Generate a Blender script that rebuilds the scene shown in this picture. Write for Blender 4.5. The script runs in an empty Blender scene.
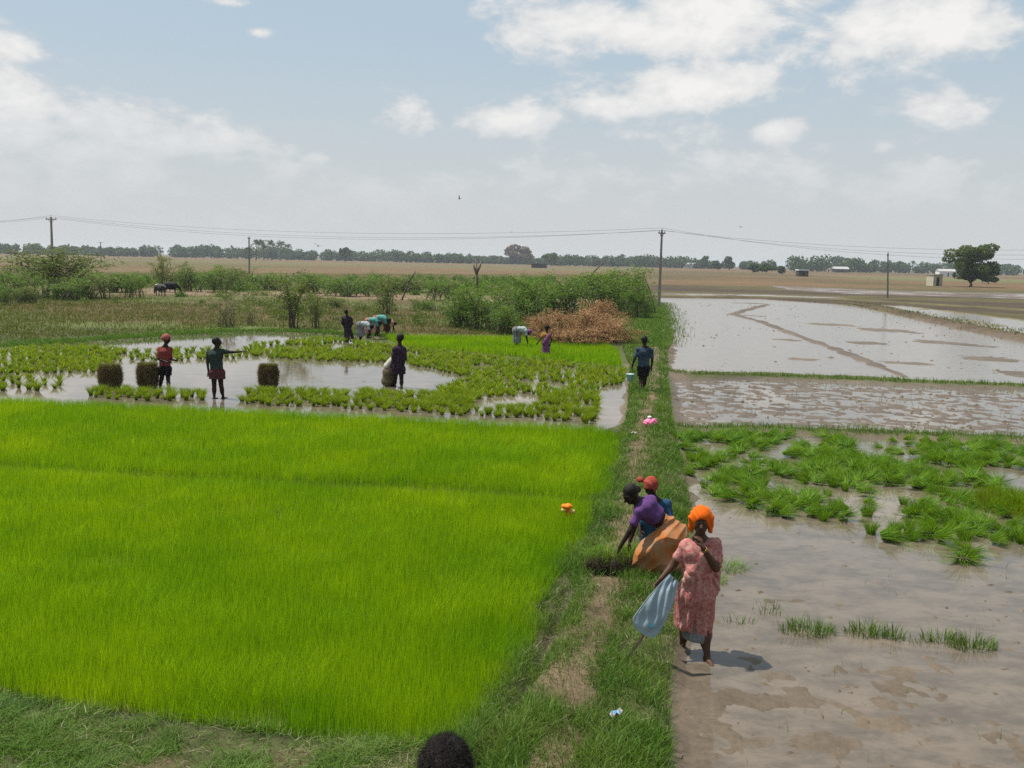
HAZE=True
import bpy, bmesh, math, random
import numpy as np
from mathutils import Vector, Matrix

# ------------------------------------------------------------------ camera, sky, sun, exposure
F = 1000.0; CAM_H = 3.8; PITCH = math.atan(123 / F); ROLL = math.radians(1.23)
cp, sp, cr, sr = math.cos(PITCH), math.sin(PITCH), math.cos(ROLL), math.sin(ROLL)
UP0 = np.array([0, sp, cp]); FW = np.array([0, cp, -sp]); RT0 = np.array([1.0, 0, 0])
RT = RT0 * cr + UP0 * sr; UP = -RT0 * sr + UP0 * cr
scene = bpy.context.scene
col = scene.collection
cam_d = bpy.data.cameras.new('camera'); cam = bpy.data.objects.new('camera', cam_d); col.objects.link(cam)
cam_d.sensor_width = 36; cam_d.lens = 36 * F / 1024; cam_d.clip_start = 0.1; cam_d.clip_end = 30000
cam.matrix_world = Matrix(((RT[0], UP[0], -FW[0], 0), (RT[1], UP[1], -FW[1], 0), (RT[2], UP[2], -FW[2], CAM_H), (0, 0, 0, 1)))
scene.camera = cam

def ray(px, py):
    return RT * ((px - 512) / F) + UP * ((384 - py) / F) + FW
def G(px, py, z=0.0):                       # where the sight line through a pixel meets the level z
    d = ray(px, py); t = (z - CAM_H) / d[2]
    return np.array([d[0] * t, d[1] * t, z])
def AT(px, py, Y):                          # the point on that sight line at depth Y
    d = ray(px, py); t = Y / d[1]
    return np.array([d[0] * t, Y, CAM_H + d[2] * t])

SUN_EL, SUN_AZ = 66.0, -68.0                # azimuth from +Y, clockwise seen from above
se, sa = math.radians(SUN_EL), math.radians(SUN_AZ)
SUN = Vector((math.cos(se) * math.sin(sa), math.cos(se) * math.cos(sa), math.sin(se)))
sun_d = bpy.data.lights.new('sun', 'SUN'); sun_d.energy = 4.0; sun_d.angle = math.radians(0.5); sun_d.color = (1.0, 0.95, 0.87)
sun = bpy.data.objects.new('sun', sun_d); col.objects.link(sun)
sun.rotation_euler = SUN.to_track_quat('Z', 'Y').to_euler()

world = bpy.data.worlds.new('World'); scene.world = world; world.use_nodes = True
wt = world.node_tree; wn = wt.nodes; wl = wt.links; wn.clear()
def wnode(t, **k):
    n = wn.new(t)
    for a, b in k.items(): setattr(n, a, b)
    return n
def mth(nt, op, a, b=None, c=None, clamp=False):
    n = nt.nodes.new('ShaderNodeMath'); n.operation = op; n.use_clamp = clamp
    for i, v in enumerate((a, b, c)):
        if v is None: continue
        if isinstance(v, (int, float)): n.inputs[i].default_value = v
        else: nt.links.new(v, n.inputs[i])
    return n.outputs[0]
sky = wnode('ShaderNodeTexSky', sky_type='NISHITA'); sky.sun_disc = False
sky.sun_elevation = se; sky.sun_rotation = sa; sky.altitude = 50; sky.air_density = 1.0; sky.dust_density = 1.8; sky.ozone_density = 1.3
tc = wnode('ShaderNodeTexCoord')
sepn = wnode('ShaderNodeSeparateXYZ'); wl.new(tc.outputs['Generated'], sepn.inputs[0])
dx, dy, dz = sepn.outputs
az = mth(wt, 'ARCTAN2', dx, dy); el = mth(wt, 'ARCSINE', dz)
def noise_node(nt, vec, scale, detail=5, rough=0.55, dist=0.0):
    n = nt.nodes.new('ShaderNodeTexNoise'); n.inputs['Scale'].default_value = scale; n.inputs['Detail'].default_value = detail
    n.inputs['Roughness'].default_value = rough; n.inputs['Distortion'].default_value = dist
    if vec is not None: nt.links.new(vec, n.inputs['Vector'])
    return n
cv = wnode('ShaderNodeCombineXYZ'); wl.new(az, cv.inputs[0]); wl.new(mth(wt, 'MULTIPLY', el, 1.7), cv.inputs[1])
nA = noise_node(wt, cv.outputs[0], 9, 8, 0.6, 0.3); nB = noise_node(wt, cv.outputs[0], 30, 6, 0.6)
# cumulus banks: direction of the middle, half widths (in sky angle), strength
CL = [(600, 26, 135, 36, 1.15), (740, 14, 160, 38, 1.3), (895, 26, 150, 46, 1.3), (700, 88, 130, 25, 1.2), (600, 104, 70, 22, 1.05), (522, 118, 74, 23, 1.2),
      (655, 138, 80, 20, .55), (785, 132, 42, 14, .75), (826, 145, 25, 9, .5), (410, 120, 45, 20, .6), (965, 105, 66, 20, .7), (885, 145, 34, 13, .5), (945, 168, 80, 20, .5),
      (20, 46, 44, 22, 1.0), (85, 118, 110, 34, 1.0), (10, 130, 130, 60, 1.0), (180, 142, 80, 18, .8), (120, 180, 240, 50, .6), (258, 32, 16, 7, .8), (322, 158, 30, 9, .55), (228, 2, 30, 6, .7), (420, 190, 220, 34, .5), (650, 178, 180, 36, .7), (880, 185, 200, 34, .6)]
tot = None
wob = mth(wt, 'MULTIPLY', mth(wt, 'SUBTRACT', nA.outputs['Fac'], 0.5), 3.1)
for (px, py, rx, ry, s) in CL:
    d = ray(px, py); a0 = math.atan2(d[0], d[1]); e0 = math.asin(d[2] / np.linalg.norm(d))
    u = mth(wt, 'MULTIPLY', mth(wt, 'SUBTRACT', az, a0), F / rx)
    v = mth(wt, 'MULTIPLY', mth(wt, 'SUBTRACT', el, e0), F / ry)
    r2 = mth(wt, 'ADD', mth(wt, 'MULTIPLY', u, u), mth(wt, 'MULTIPLY', v, v))
    b = mth(wt, 'MULTIPLY', mth(wt, 'SUBTRACT', 1.0, mth(wt, 'SQRT', r2)), s)
    tot = b if tot is None else mth(wt, 'SMOOTH_MAX', tot, b, 0.12)
# clouds outside the framed piece of sky come from the noise alone
gen = mth(wt, 'MULTIPLY', mth(wt, 'SUBTRACT', nA.outputs['Fac'], 0.60), 2.4)
outw = wnode('ShaderNodeMapRange'); wl.new(mth(wt, 'MAXIMUM', mth(wt, 'ABSOLUTE', az), mth(wt, 'MULTIPLY', el, 1.9)), outw.inputs[0]); outw.inputs[1].default_value = 0.52; outw.inputs[2].default_value = 0.75
tot = mth(wt, 'MAXIMUM', tot, mth(wt, 'SUBTRACT', mth(wt, 'MULTIPLY', gen, outw.outputs[0]), mth(wt, 'MULTIPLY', mth(wt, 'SUBTRACT', 1.0, outw.outputs[0]), 3.0)))
dens = mth(wt, 'ADD', mth(wt, 'ADD', tot, wob), mth(wt, 'MULTIPLY', mth(wt, 'SUBTRACT', nB.outputs['Fac'], 0.5), 0.9))
mr = wnode('ShaderNodeMapRange', interpolation_type='SMOOTHSTEP'); wl.new(dens, mr.inputs[0]); mr.inputs[1].default_value = -0.02; mr.inputs[2].default_value = 0.55
lowf = wnode('ShaderNodeMapRange', interpolation_type='SMOOTHSTEP'); wl.new(el, lowf.inputs[0]); lowf.inputs[1].default_value = 0.035; lowf.inputs[2].default_value = 0.17; lowf.inputs[3].default_value = 0.12
cmask = mth(wt, 'MULTIPLY', mth(wt, 'MULTIPLY', mr.outputs[0], 0.9), lowf.outputs[0])
veil = wnode('ShaderNodeMapRange', interpolation_type='SMOOTHSTEP'); wl.new(el, veil.inputs[0]); veil.inputs[1].default_value = 0.0; veil.inputs[2].default_value = 0.24; veil.inputs[3].default_value = 1.0; veil.inputs[4].default_value = 0.0
ccol = wnode('ShaderNodeMix', data_type='RGBA'); wl.new(mth(wt, 'MULTIPLY', mth(wt, 'ADD', dens, mth(wt, 'SUBTRACT', nB.outputs['Fac'], 0.5)), 0.9, clamp=True), ccol.inputs[0])
SKY_S = 0.064
ccol.inputs[6].default_value = (6.2, 6.45, 6.6, 1); ccol.inputs[7].default_value = (9.3, 9.05, 8.75, 1)
m1 = wnode('ShaderNodeMix', data_type='RGBA'); wl.new(veil.outputs[0], m1.inputs[0]); m0 = wnode('ShaderNodeMix', data_type='RGBA'); m0.inputs[0].default_value = .72; wl.new(sky.outputs[0], m0.inputs[6]); m0.inputs[7].default_value = (5.1, 6.3, 7.1, 1); wl.new(m0.outputs[2], m1.inputs[6]); m1.inputs[7].default_value = (6.0, 6.2, 6.25, 1)
m2 = wnode('ShaderNodeMix', data_type='RGBA'); wl.new(cmask, m2.inputs[0]); wl.new(m1.outputs[2], m2.inputs[6]); wl.new(ccol.outputs[2], m2.inputs[7])
bg = wnode('ShaderNodeBackground'); bg.inputs[1].default_value = SKY_S; wl.new(m2.outputs[2], bg.inputs[0])
wo = wnode('ShaderNodeOutputWorld'); wl.new(bg.outputs[0], wo.inputs[0])

vs = scene.view_settings; vs.view_transform = 'Standard'; vs.look = 'None'; vs.gamma = 1; vs.exposure = 0.68; vs.use_curve_mapping = False
scene.display_settings.display_device = 'sRGB'
cy = scene.cycles; cy.use_denoising = False; cy.use_adaptive_sampling = False; cy.denoiser = 'OPENIMAGEDENOISE'; cy.denoising_input_passes = 'RGB_ALBEDO_NORMAL'; cy.denoising_prefilter = 'NONE'; cy.max_bounces = 6; cy.diffuse_bounces = 2; cy.glossy_bounces = 2; cy.transmission_bounces = 3; cy.volume_bounces = 0; cy.transparent_max_bounces = 8
cy.caustics_reflective = False; cy.caustics_refractive = False; cy.sample_clamp_indirect = 4

# ------------------------------------------------------------------ helpers
rng = np.random.default_rng(7)
def tag(o, label=None, cat=None, group=None, kind=None):
    if label: o['label'] = label
    if cat: o['category'] = cat
    if group: o['group'] = group
    if kind: o['kind'] = kind
    return o
def empty(name, loc, rz=0.0):
    o = bpy.data.objects.new(name, None); col.objects.link(o); o.location = tuple(loc); o.rotation_euler = (0, 0, rz); o.empty_display_size = 0.1
    return o
def link(name, me, mat=None, parent=None, loc=None):
    o = bpy.data.objects.new(name, me); col.objects.link(o)
    if mat is not None and not me.materials: me.materials.append(mat)
    if parent is not None: o.parent = parent
    if loc is not None: o.location = tuple(loc)
    return o
def copy_tree(o, parent=None):
    c = o.copy(); col.objects.link(c); c.parent = parent
    for ch in list(o.children): copy_tree(ch, c)
    return c
def mk(name, V, quads=None, tris=None, tint=None, smooth=False):
    V = np.asarray(V, np.float32); me = bpy.data.meshes.new(name)
    quads = np.zeros((0, 4), np.int32) if quads is None else np.asarray(quads, np.int32)
    tris = np.zeros((0, 3), np.int32) if tris is None else np.asarray(tris, np.int32)
    nq, nt_ = len(quads), len(tris)
    me.vertices.add(len(V)); me.vertices.foreach_set('co', V.ravel())
    me.loops.add(nq * 4 + nt_ * 3); me.loops.foreach_set('vertex_index', np.concatenate([quads.ravel(), tris.ravel()]).astype(np.int32))
    me.polygons.add(nq + nt_)
    me.polygons.foreach_set('loop_start', np.concatenate([np.arange(nq) * 4, nq * 4 + np.arange(nt_) * 3]).astype(np.int32))
    me.polygons.foreach_set('use_smooth', np.full(nq + nt_, smooth, bool))
    me.update(calc_edges=True)
    if tint is not None:
        tint = np.asarray(tint, np.float32)
        if tint.ndim == 1:
            a = me.attributes.new('tint', 'FLOAT', 'POINT'); a.data.foreach_set('value', tint)
        else:
            a = me.attributes.new('zone', 'FLOAT_COLOR', 'POINT'); a.data.foreach_set('color', tint.ravel())
    me.validate(clean_customdata=False)
    return me
class MB:                                    # collects shapes into ONE mesh
    def __init__(s): s.v = []; s.q = []; s.t = []; s.n = 0
    def add(s, V, q=None, t=None):
        V = np.asarray(V, float)
        s.v.append(V)
        if q is not None and len(q): s.q.append(np.asarray(q, int) + s.n)
        if t is not None and len(t): s.t.append(np.asarray(t, int) + s.n)
        s.n += len(V)
    def tube(s, pts, radii, seg=8, cap=True):
        pts = np.asarray(pts, float); n = len(pts)
        radii = np.full(n, radii, float) if np.isscalar(radii) else np.asarray(radii, float)
        V = []
        ref = np.array([0.31, 0.17, 0.93])
        for i in range(n):
            d = pts[min(i + 1, n - 1)] - pts[max(i - 1, 0)]; d = d / (np.linalg.norm(d) + 1e-9)
            if abs(d @ ref) > 0.95: ref = np.array([0.9, 0.1, 0.2])
            a = np.cross(d, ref); a /= np.linalg.norm(a); b = np.cross(d, a); ref = np.cross(a, d) if False else ref
            th = np.arange(seg) * 2 * np.pi / seg
            V.append(pts[i] + radii[i] * (np.cos(th)[:, None] * a + np.sin(th)[:, None] * b))
        V = np.concatenate(V); q = []; t = []
        for i in range(n - 1):
            for k in range(seg):
                q.append((i * seg + k, i * seg + (k + 1) % seg, (i + 1) * seg + (k + 1) % seg, (i + 1) * seg + k))
        if cap:
            V = np.vstack([V, pts[0], pts[-1]]); c0, c1 = n * seg, n * seg + 1
            for k in range(seg):
                t.append((c0, (k + 1) % seg, k)); t.append((c1, (n - 1) * seg + k, (n - 1) * seg + (k + 1) % seg))
        s.add(V, q, t)
    def box(s, c, size, R=None):
        h = np.asarray(size) / 2
        V = np.array([[x, y, z] for x in (-1, 1) for y in (-1, 1) for z in (-1, 1)]) * h
        if R is not None: V = V @ np.asarray(R).T
        s.add(V + np.asarray(c), [(0, 1, 3, 2), (4, 6, 7, 5), (0, 4, 5, 1), (2, 3, 7, 6), (0, 2, 6, 4), (1, 5, 7, 3)])
    def ball(s, c, r, seg=12, rings=8, noise=0.0, seed=0):
        r = np.full(3, r) if np.isscalar(r) else np.asarray(r, float)
        rg = np.random.default_rng(seed); V = [[0, 0, 1.0]]
        for i in range(1, rings):
            ph = np.pi * i / rings
            for k in range(seg):
                th = 2 * np.pi * k / seg; V.append([np.sin(ph) * np.cos(th), np.sin(ph) * np.sin(th), np.cos(ph)])
        V.append([0, 0, -1.0]); V = np.array(V)
        if noise: V = V * (1 + noise * rg.uniform(-1, 1, (len(V), 1)))
        V = V * r + np.asarray(c); q = []; t = []
        for k in range(seg):
            t.append((0, 1 + k, 1 + (k + 1) % seg)); b = 1 + (rings - 2) * seg
            t.append((len(V) - 1, b + (k + 1) % seg, b + k))
        for i in range(rings - 2):
            for k in range(seg):
                q.append((1 + i * seg + k, 1 + (i + 1) * seg + k, 1 + (i + 1) * seg + (k + 1) % seg, 1 + i * seg + (k + 1) % seg))
        s.add(V, q, t)
    def mesh(s, name, smooth=False, tint=None):
        return mk(name, np.concatenate(s.v), np.concatenate(s.q) if s.q else None, np.concatenate(s.t) if s.t else None, tint, smooth)
    def build(s, name, mat, parent=None, smooth=False, loc=None):
        return link(name, s.mesh(name, smooth), mat, parent, loc)

def vnoise(x, y, seed=0):
    xi = np.floor(x).astype(np.int64); yi = np.floor(y).astype(np.int64); fx = x - xi; fy = y - yi
    def h(a, b):
        n = (a * 374761393 + b * 668265263 + seed * 144665) & 0xffffffff
        n = ((n ^ (n >> 13)) * 1274126177) & 0xffffffff
        return ((n ^ (n >> 16)) & 0xffff) / 65535.0
    ux = fx * fx * (3 - 2 * fx); uy = fy * fy * (3 - 2 * fy)
    return (h(xi, yi) * (1 - ux) + h(xi + 1, yi) * ux) * (1 - uy) + (h(xi, yi + 1) * (1 - ux) + h(xi + 1, yi + 1) * ux) * uy
def fbm(x, y, oct=4, seed=0, rough=0.5):
    s = 0; a = 1; tot = 0
    for o in range(oct):
        s = s + a * vnoise(x * 2 ** o + 17.3 * o, y * 2 ** o - 9.1 * o, seed + o); tot += a; a *= rough
    return s / tot                          # 0..1
def sstep(a, b, x):
    t = np.clip((x - a) / (b - a), 0, 1); return t * t * (3 - 2 * t)
def gp(pts, z=0.0): return np.array([G(a, b, z)[:2] for a, b in pts])
def seg_dist(P, A, B):
    d = B - A; t = np.clip(((P - A) @ d) / (d @ d + 1e-12), 0, 1)
    return np.hypot(P[:, 0] - A[0] - t * d[0], P[:, 1] - A[1] - t * d[1])
def line_dist(P, L):
    return np.min([seg_dist(P, L[i], L[i + 1]) for i in range(len(L) - 1)], axis=0)
def sdist(P, poly):                          # >0 outside, <0 inside, metres
    n = len(poly); D = np.full(len(P), 1e9); inside = np.zeros(len(P), bool)
    for i in range(n):
        A, B = poly[i], poly[(i + 1) % n]
        D = np.minimum(D, seg_dist(P, A, B))
        c = (A[1] > P[:, 1]) != (B[1] > P[:, 1])
        with np.errstate(divide='ignore', invalid='ignore'):
            xs = (B[0] - A[0]) * (P[:, 1] - A[1]) / (B[1] - A[1] + 1e-12) + A[0]
        inside ^= c & (P[:, 0] < xs)
    return np.where(inside, -D, D)

# ------------------------------------------------------------------ materials
def new_mat(name):
    m = bpy.data.materials.new(name); m.use_nodes = True; nt = m.node_tree; nt.nodes.clear()
    out = nt.nodes.new('ShaderNodeOutputMaterial'); return m, nt, out
def mixc(nt, fac, a, b, blend='MIX'):
    n = nt.nodes.new('ShaderNodeMix'); n.data_type = 'RGBA'; n.blend_type = blend
    for i, v in ((0, fac), (6, a), (7, b)):
        if isinstance(v, (int, float)): n.inputs[i].default_value = v
        elif isinstance(v, tuple): n.inputs[i].default_value = (*v, 1) if len(v) == 3 else v
        else: nt.links.new(v, n.inputs[i])
    return n.outputs[2]
def plain(name, c1, c2=None, scale=8.0, rough=0.8, bump=0.0, bscale=40.0, spec=0.12, metallic=0.0, detail=4):
    m, nt, out = new_mat(name); p = nt.nodes.new('ShaderNodeBsdfPrincipled'); nt.links.new(p.outputs[0], out.inputs[0])
    p.inputs['Roughness'].default_value = rough; p.inputs['Specular IOR Level'].default_value = spec; p.inputs['Metallic'].default_value = metallic
    t = nt.nodes.new('ShaderNodeTexCoord')
    if c2 is None: c2 = tuple(x * 0.75 for x in c1)
    n = noise_node(nt, t.outputs['Object'], scale, detail, 0.6)
    r = nt.nodes.new('ShaderNodeMapRange'); nt.links.new(n.outputs['Fac'], r.inputs[0]); r.inputs[1].default_value = 0.35; r.inputs[2].default_value = 0.65
    nt.links.new(mixc(nt, r.outputs[0], c1, c2), p.inputs['Base Color'])
    if bump:
        n2 = noise_node(nt, t.outputs['Object'], bscale, 4, 0.6); b = nt.nodes.new('ShaderNodeBump'); b.inputs['Strength'].default_value = bump; b.inputs['Distance'].default_value = 0.02
        nt.links.new(n2.outputs['Fac'], b.inputs['Height']); nt.links.new(b.outputs[0], p.inputs['Normal'])
    return m
def leafy(name, c1, c2, trans=0.4, c3=None, ns=0.5, rough=0.5):
    """thin leaves and blades: 'tint' per blade picks between c1 and c2, wide noise leans to c3"""
    m, nt, out = new_mat(name)
    a = nt.nodes.new('ShaderNodeAttribute'); a.attribute_name = 'tint'
    c = mixc(nt, a.outputs['Fac'], c1, c2)
    if c3:
        t = nt.nodes.new('ShaderNodeTexCoord'); n = noise_node(nt, t.outputs['Object'], ns, 4, 0.6)
        r = nt.nodes.new('ShaderNodeMapRange'); nt.links.new(n.outputs['Fac'], r.inputs[0]); r.inputs[1].default_value = 0.42; r.inputs[2].default_value = 0.66
        c = mixc(nt, r.outputs[0], c, c3)
    p = nt.nodes.new('ShaderNodeBsdfPrincipled'); p.inputs['Roughness'].default_value = rough; p.inputs['Specular IOR Level'].default_value = 0.12
    nt.links.new(c, p.inputs['Base Color'])
    tr = nt.nodes.new('ShaderNodeBsdfTranslucent'); c2_ = mixc(nt, 1.0, c, (1.25, 1.15, 0.6), 'MULTIPLY'); nt.links.new(c2_, tr.inputs[0])
    mx = nt.nodes.new('ShaderNodeMixShader'); mx.inputs[0].default_value = trans
    nt.links.new(p.outputs[0], mx.inputs[1]); nt.links.new(tr.outputs[0], mx.inputs[2]); nt.links.new(mx.outputs[0], out.inputs[0])
    return m
M = {}
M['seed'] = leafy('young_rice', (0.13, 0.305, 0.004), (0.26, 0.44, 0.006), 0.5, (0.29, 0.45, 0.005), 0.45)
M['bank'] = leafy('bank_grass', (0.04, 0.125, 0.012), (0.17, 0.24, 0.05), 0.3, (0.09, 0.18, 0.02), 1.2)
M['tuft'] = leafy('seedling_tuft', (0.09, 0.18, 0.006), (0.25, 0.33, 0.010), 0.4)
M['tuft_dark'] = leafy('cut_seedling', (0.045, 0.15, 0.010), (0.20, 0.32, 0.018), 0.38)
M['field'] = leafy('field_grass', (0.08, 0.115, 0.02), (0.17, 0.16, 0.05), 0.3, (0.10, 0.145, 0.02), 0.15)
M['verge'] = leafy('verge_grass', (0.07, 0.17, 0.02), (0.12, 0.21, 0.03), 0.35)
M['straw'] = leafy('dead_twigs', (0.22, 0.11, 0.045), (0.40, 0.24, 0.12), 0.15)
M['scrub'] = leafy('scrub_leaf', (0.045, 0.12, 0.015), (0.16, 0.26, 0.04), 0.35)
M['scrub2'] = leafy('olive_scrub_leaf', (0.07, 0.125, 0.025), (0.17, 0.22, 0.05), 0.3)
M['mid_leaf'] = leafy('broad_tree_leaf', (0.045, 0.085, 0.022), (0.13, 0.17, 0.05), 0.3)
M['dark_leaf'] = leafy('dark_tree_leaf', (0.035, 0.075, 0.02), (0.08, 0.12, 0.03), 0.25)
M['russet'] = leafy('russet_leaf', (0.11, 0.075, 0.04), (0.16, 0.11, 0.06), 0.2)
M['bark'] = plain('bark', (0.10, 0.08, 0.06), (0.16, 0.13, 0.10), 6, 0.9, 0.4)
# ------------------------------------------------------------------ plots, outlined on the ground
P_seed = gp([(-170, 692), (0, 702), (100, 716), (250, 736), (400, 750), (456, 752), (502, 700), (534, 650), (553, 590), (594, 535), (616, 485), (627, 440), (603, 431.5), (0, 402), (-260, 390.5), (-420, 382)])
P_left = gp([(-300, 372), (-80, 354), (0, 349), (130, 340), (250, 332), (330, 335), (385, 338), (400, 345), (480, 351.5), (560, 359.5), (626, 366), (628, 390), (622, 425), (603, 431), (0, 401.5), (-260, 390), (-420, 382)])
P_bed2 = gp([(385, 338), (520, 339), (604, 345), (618, 352), (622, 367), (560, 361), (480, 353), (400, 346)])
P_r1 = gp([(677, 433), (680, 470), (684, 510), (690, 548), (684, 600), (668, 655), (664, 700), (668, 768), (672, 820), (1500, 980), (1500, 470), (1024, 443), (760, 431)])
P_r2 = gp([(668, 380), (673, 400), (676, 427), (760, 426), (1024, 437), (1500, 460), (1500, 410), (1024, 389), (760, 378)])
P_r3 = gp([(664, 371), (669, 350), (672, 338), (662, 318), (655, 305), (658, 297.5), (760, 299), (850, 305), (940, 324), (1024, 341), (1240, 388), (1024, 384), (760, 373)])
P_r4 = gp([(856, 304), (905, 306), (1024, 320), (1300, 345), (1300, 386), (1250, 382), (1024, 336), (940, 320)])
P_f1 = gp([(768, 286), (800, 287), (900, 291), (1000, 293), (1100, 296), (1100, 302), (960, 297), (850, 294), (790, 290)])
P_f2 = gp([(650, 293), (700, 293.5), (760, 294.5), (840, 297), (840, 299), (700, 296), (650, 295)])
P_ch = gp([(566, 592), (577, 604), (560, 642), (535, 690), (506, 742), (478, 790), (470, 790), (495, 735), (521, 690), (543, 640), (557, 600)])
PATH = gp([(545, 800), (566, 735), (582, 680), (594, 640), (610, 585), (624, 545), (630, 500), (637, 460), (645, 425), (652, 395), (655, 370), (656, 350)])
FURROW = gp([(-300, 440), (0, 470), (200, 483), (400, 491), (560, 502), (612, 505)])
WATER_Z = -0.03
MUDLINES = [gp([(733, 314), (745, 310), (766, 304.5)]), gp([(733, 314), (760, 321), (800, 336), (840, 350), (905, 376)]), gp([(738, 314.5), (765, 316)])]
STREAKS = [((720, 302), (780, 304), .8), ((800, 322), (860, 326), 1.0), ((855, 327), (930, 334), 1.2), ((900, 338), (1010, 348), 1.0), ((830, 340), (905, 345), .9), ((770, 338), (810, 341), .6), ((950, 354), (1024, 362), 1.2), ((780, 357), (830, 360), .6), ((990, 370), (1060, 378), .8), ((870, 360), (940, 364), .5)]

def field(P):
    """height and colour of the ground at points P (n,2)"""
    x, y = P[:, 0], P[:, 1]; n = len(P); r = np.hypot(x, y)
    big = fbm(x * 0.05, y * 0.05, 4, 1); med = fbm(x * 0.6, y * 0.6, 4, 2); fine = fbm(x * 4, y * 4, 4, 3)
    # land away from the plots: dry grass and stubble, patched
    h = 0.04 + 0.05 * (med - .5) + 0.03 * (fine - .5)
    green = np.array([.085, .10, .032]); dry = np.array([.118, .084, .043]); rust = np.array([.14, .085, .048]); mud = np.array([.155, .12, .09]); dmud = np.array([.060, .045, .032])
    C = np.empty((n, 3))
    w = sstep(.35, .62, fbm(x * .12, y * .10, 4, 5))[:, None]
    C[:] = green * (1 - w) + dry * .8 * w
    # bearing picks left (scrub) and right (mud) sides behind the plots
    with np.errstate(divide='ignore', invalid='ignore'): brg = np.where(y > 1, x / np.maximum(y, 1), 0)
    warp = (fbm(x * .02, y * .012, 3, 9) - .5)
    yl = y * (1 + .25 * warp)
    # left: olive field, pinkish strip, scrub, stubble
    left = brg < .13
    k = sstep(86, 94, yl) * sstep(112, 104, yl) * left
    C = C * (1 - .7 * k[:, None]) + np.array([.24, .165, .12]) * .7 * k[:, None]
    k = sstep(175, 240, yl) * left
    stub = dry * (1 - .6 * big[:, None]) + rust * .6 * big[:, None]
    stub = stub * (0.85 + .3 * fbm(x * .01, y * .05, 3, 21)[:, None])
    C = C * (1 - k[:, None]) + stub * k[:, None]
    kg = (k * sstep(.5, .62, fbm(x * .008, y * .006, 3, 23)) * .55)[:, None]; C = C * (1 - kg) + np.array([.075, .085, .03]) * kg
    k = sstep(420, 500, yl) * sstep(640, 560, yl) * left * .6
    C = C * (1 - k[:, None]) + np.array([.10, .11, .045]) * k[:, None]
    # right: brown mud plots, greenish stubble, orange dry fields beyond
    rt = sstep(.11, .15, brg)
    band = fbm(x * .015, y * .06, 4, 31)[:, None]
    band = sstep(.36, .6, band); mb = dmud * (1 - band) + np.array([.080, .070, .032]) * band
    yr = y * (1 + .10 * warp)
    dist = sstep(175, 200, yr - 40 * (brg - .15))[:, None]
    far = dry * .95 * (1 - big[:, None]) + rust * big[:, None]
    far = far * (0.8 + .4 * fbm(x * .006, y * .03, 3, 22)[:, None])
    gfar = (sstep(330, 360, y) * sstep(520, 470, y) * sstep(.3, .38, brg))[:, None] * .6
    gp2 = sstep(.5, .62, fbm(x * .009, y * .007, 3, 24))[:, None] * .6; far = far * (1 - gp2) + np.array([.065, .062, .028]) * gp2; far = far * (1 - gfar) + np.array([.10, .13, .05]) * gfar
    CR = mb * (1 - dist) + far * dist
    kk = (rt * sstep(60, 70, y))[:, None]
    C = C * (1 - kk) + CR * kk
    # strip of olive seedlings stubble between the muddy plots on the right
    # bund and path soil close by
    near = sstep(75, 55, y)[:, None] * (1 - (left & (y > 50))[:, None])
    soil = np.array([.118, .086, .053]) * (0.6 + .8 * fine[:, None])
    grs = np.array([.07, .075, .03]) * (.8 + .4 * fine[:, None])
    dpath = line_dist(P, PATH)
    kp = sstep(.36, .08, dpath + .5 * (fbm(x * 3, y * 3, 3, 4) - .5))[:, None]
    NC = grs * (1 - kp) + soil * kp
    front = (y < 7.6)[:, None] * (fbm(x * 1.5, y * 1.5, 3, 8) > .55)[:, None] * .7
    NC = NC * (1 - front) + soil * .8 * front
    C = C * (1 - near) + NC * near
    h = h + .10 * np.exp(-(dpath / .8) ** 2) * (y < 62) + .035 * (fine - .5) * near[:, 0]
    wet = np.zeros(n)
    def basin(poly, level, mudc, amp, sharp=.28, scale=3.0, seed=50, wetv=1.0, wob=.25):
        nonlocal h, C, wet
        lo, hi = poly.min(0) - 3, poly.max(0) + 3
        s = np.nonzero((x > lo[0]) & (x < hi[0]) & (y > lo[1]) & (y < hi[1]))[0]
        if not len(s): return
        Q = P[s]; d = sdist(Q, poly) + wob * (fbm(Q[:, 0] * 1.3, Q[:, 1] * 1.3, 4, seed) - .5)
        k = sstep(sharp * .6, -sharp, d)
        mudh = (level + .016 * sstep(10.5, 8, Q[:, 1]) * (seed == 60)) + amp * (fbm(Q[:, 0] * scale, Q[:, 1] * scale, 5, seed + 1, .6) - .5) * 2 + .012 * (fbm(Q[:, 0] * 6, Q[:, 1] * 6, 3, seed + 4) - .5)
        h[s] = h[s] * (1 - k) + mudh * k
        kc = sstep(sharp * .9, -sharp * .3, d)[:, None]
        mc = np.array(mudc) * (.8 + .4 * fbm(Q[:, 0] * scale * .7, Q[:, 1] * scale * .7, 3, seed + 2)[:, None])
        C[s] = C[s] * (1 - kc) + mc * kc
        wet[s] = np.maximum(wet[s], kc[:, 0] * wetv)
    mudc = (.12, .093, .066)
    basin(P_seed, -.02, (.030, .027, .016), .01, wetv=.3)  # mud floor of the bed, colour darkened to stand in for shade under the blades
    basin(P_left, -.10, mudc, .05, scale=1.2)
    basin(P_bed2, -.02, (.06, .08, .03), .01, wetv=.3)
    basin(P_r1, -.054, mudc, .046, scale=2.6, seed=60, wob=.6)
    basin(P_r2, -.031, (.105, .083, .064), .05, scale=3.2, seed=70)
    basin(P_r3, -.054, mudc, .035, scale=.35, seed=80, wob=.9)
    basin(P_r4, -.045, (.14, .12, .06), .06, scale=.6, seed=90, wob=.9)
    basin(P_f1, -.022, (.12, .09, .07), .06, scale=.25, seed=95, wob=2.5, sharp=1)
    basin(P_f2, -.026, (.12, .09, .07), .06, scale=.25, seed=97, wob=2.5, sharp=1)
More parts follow.
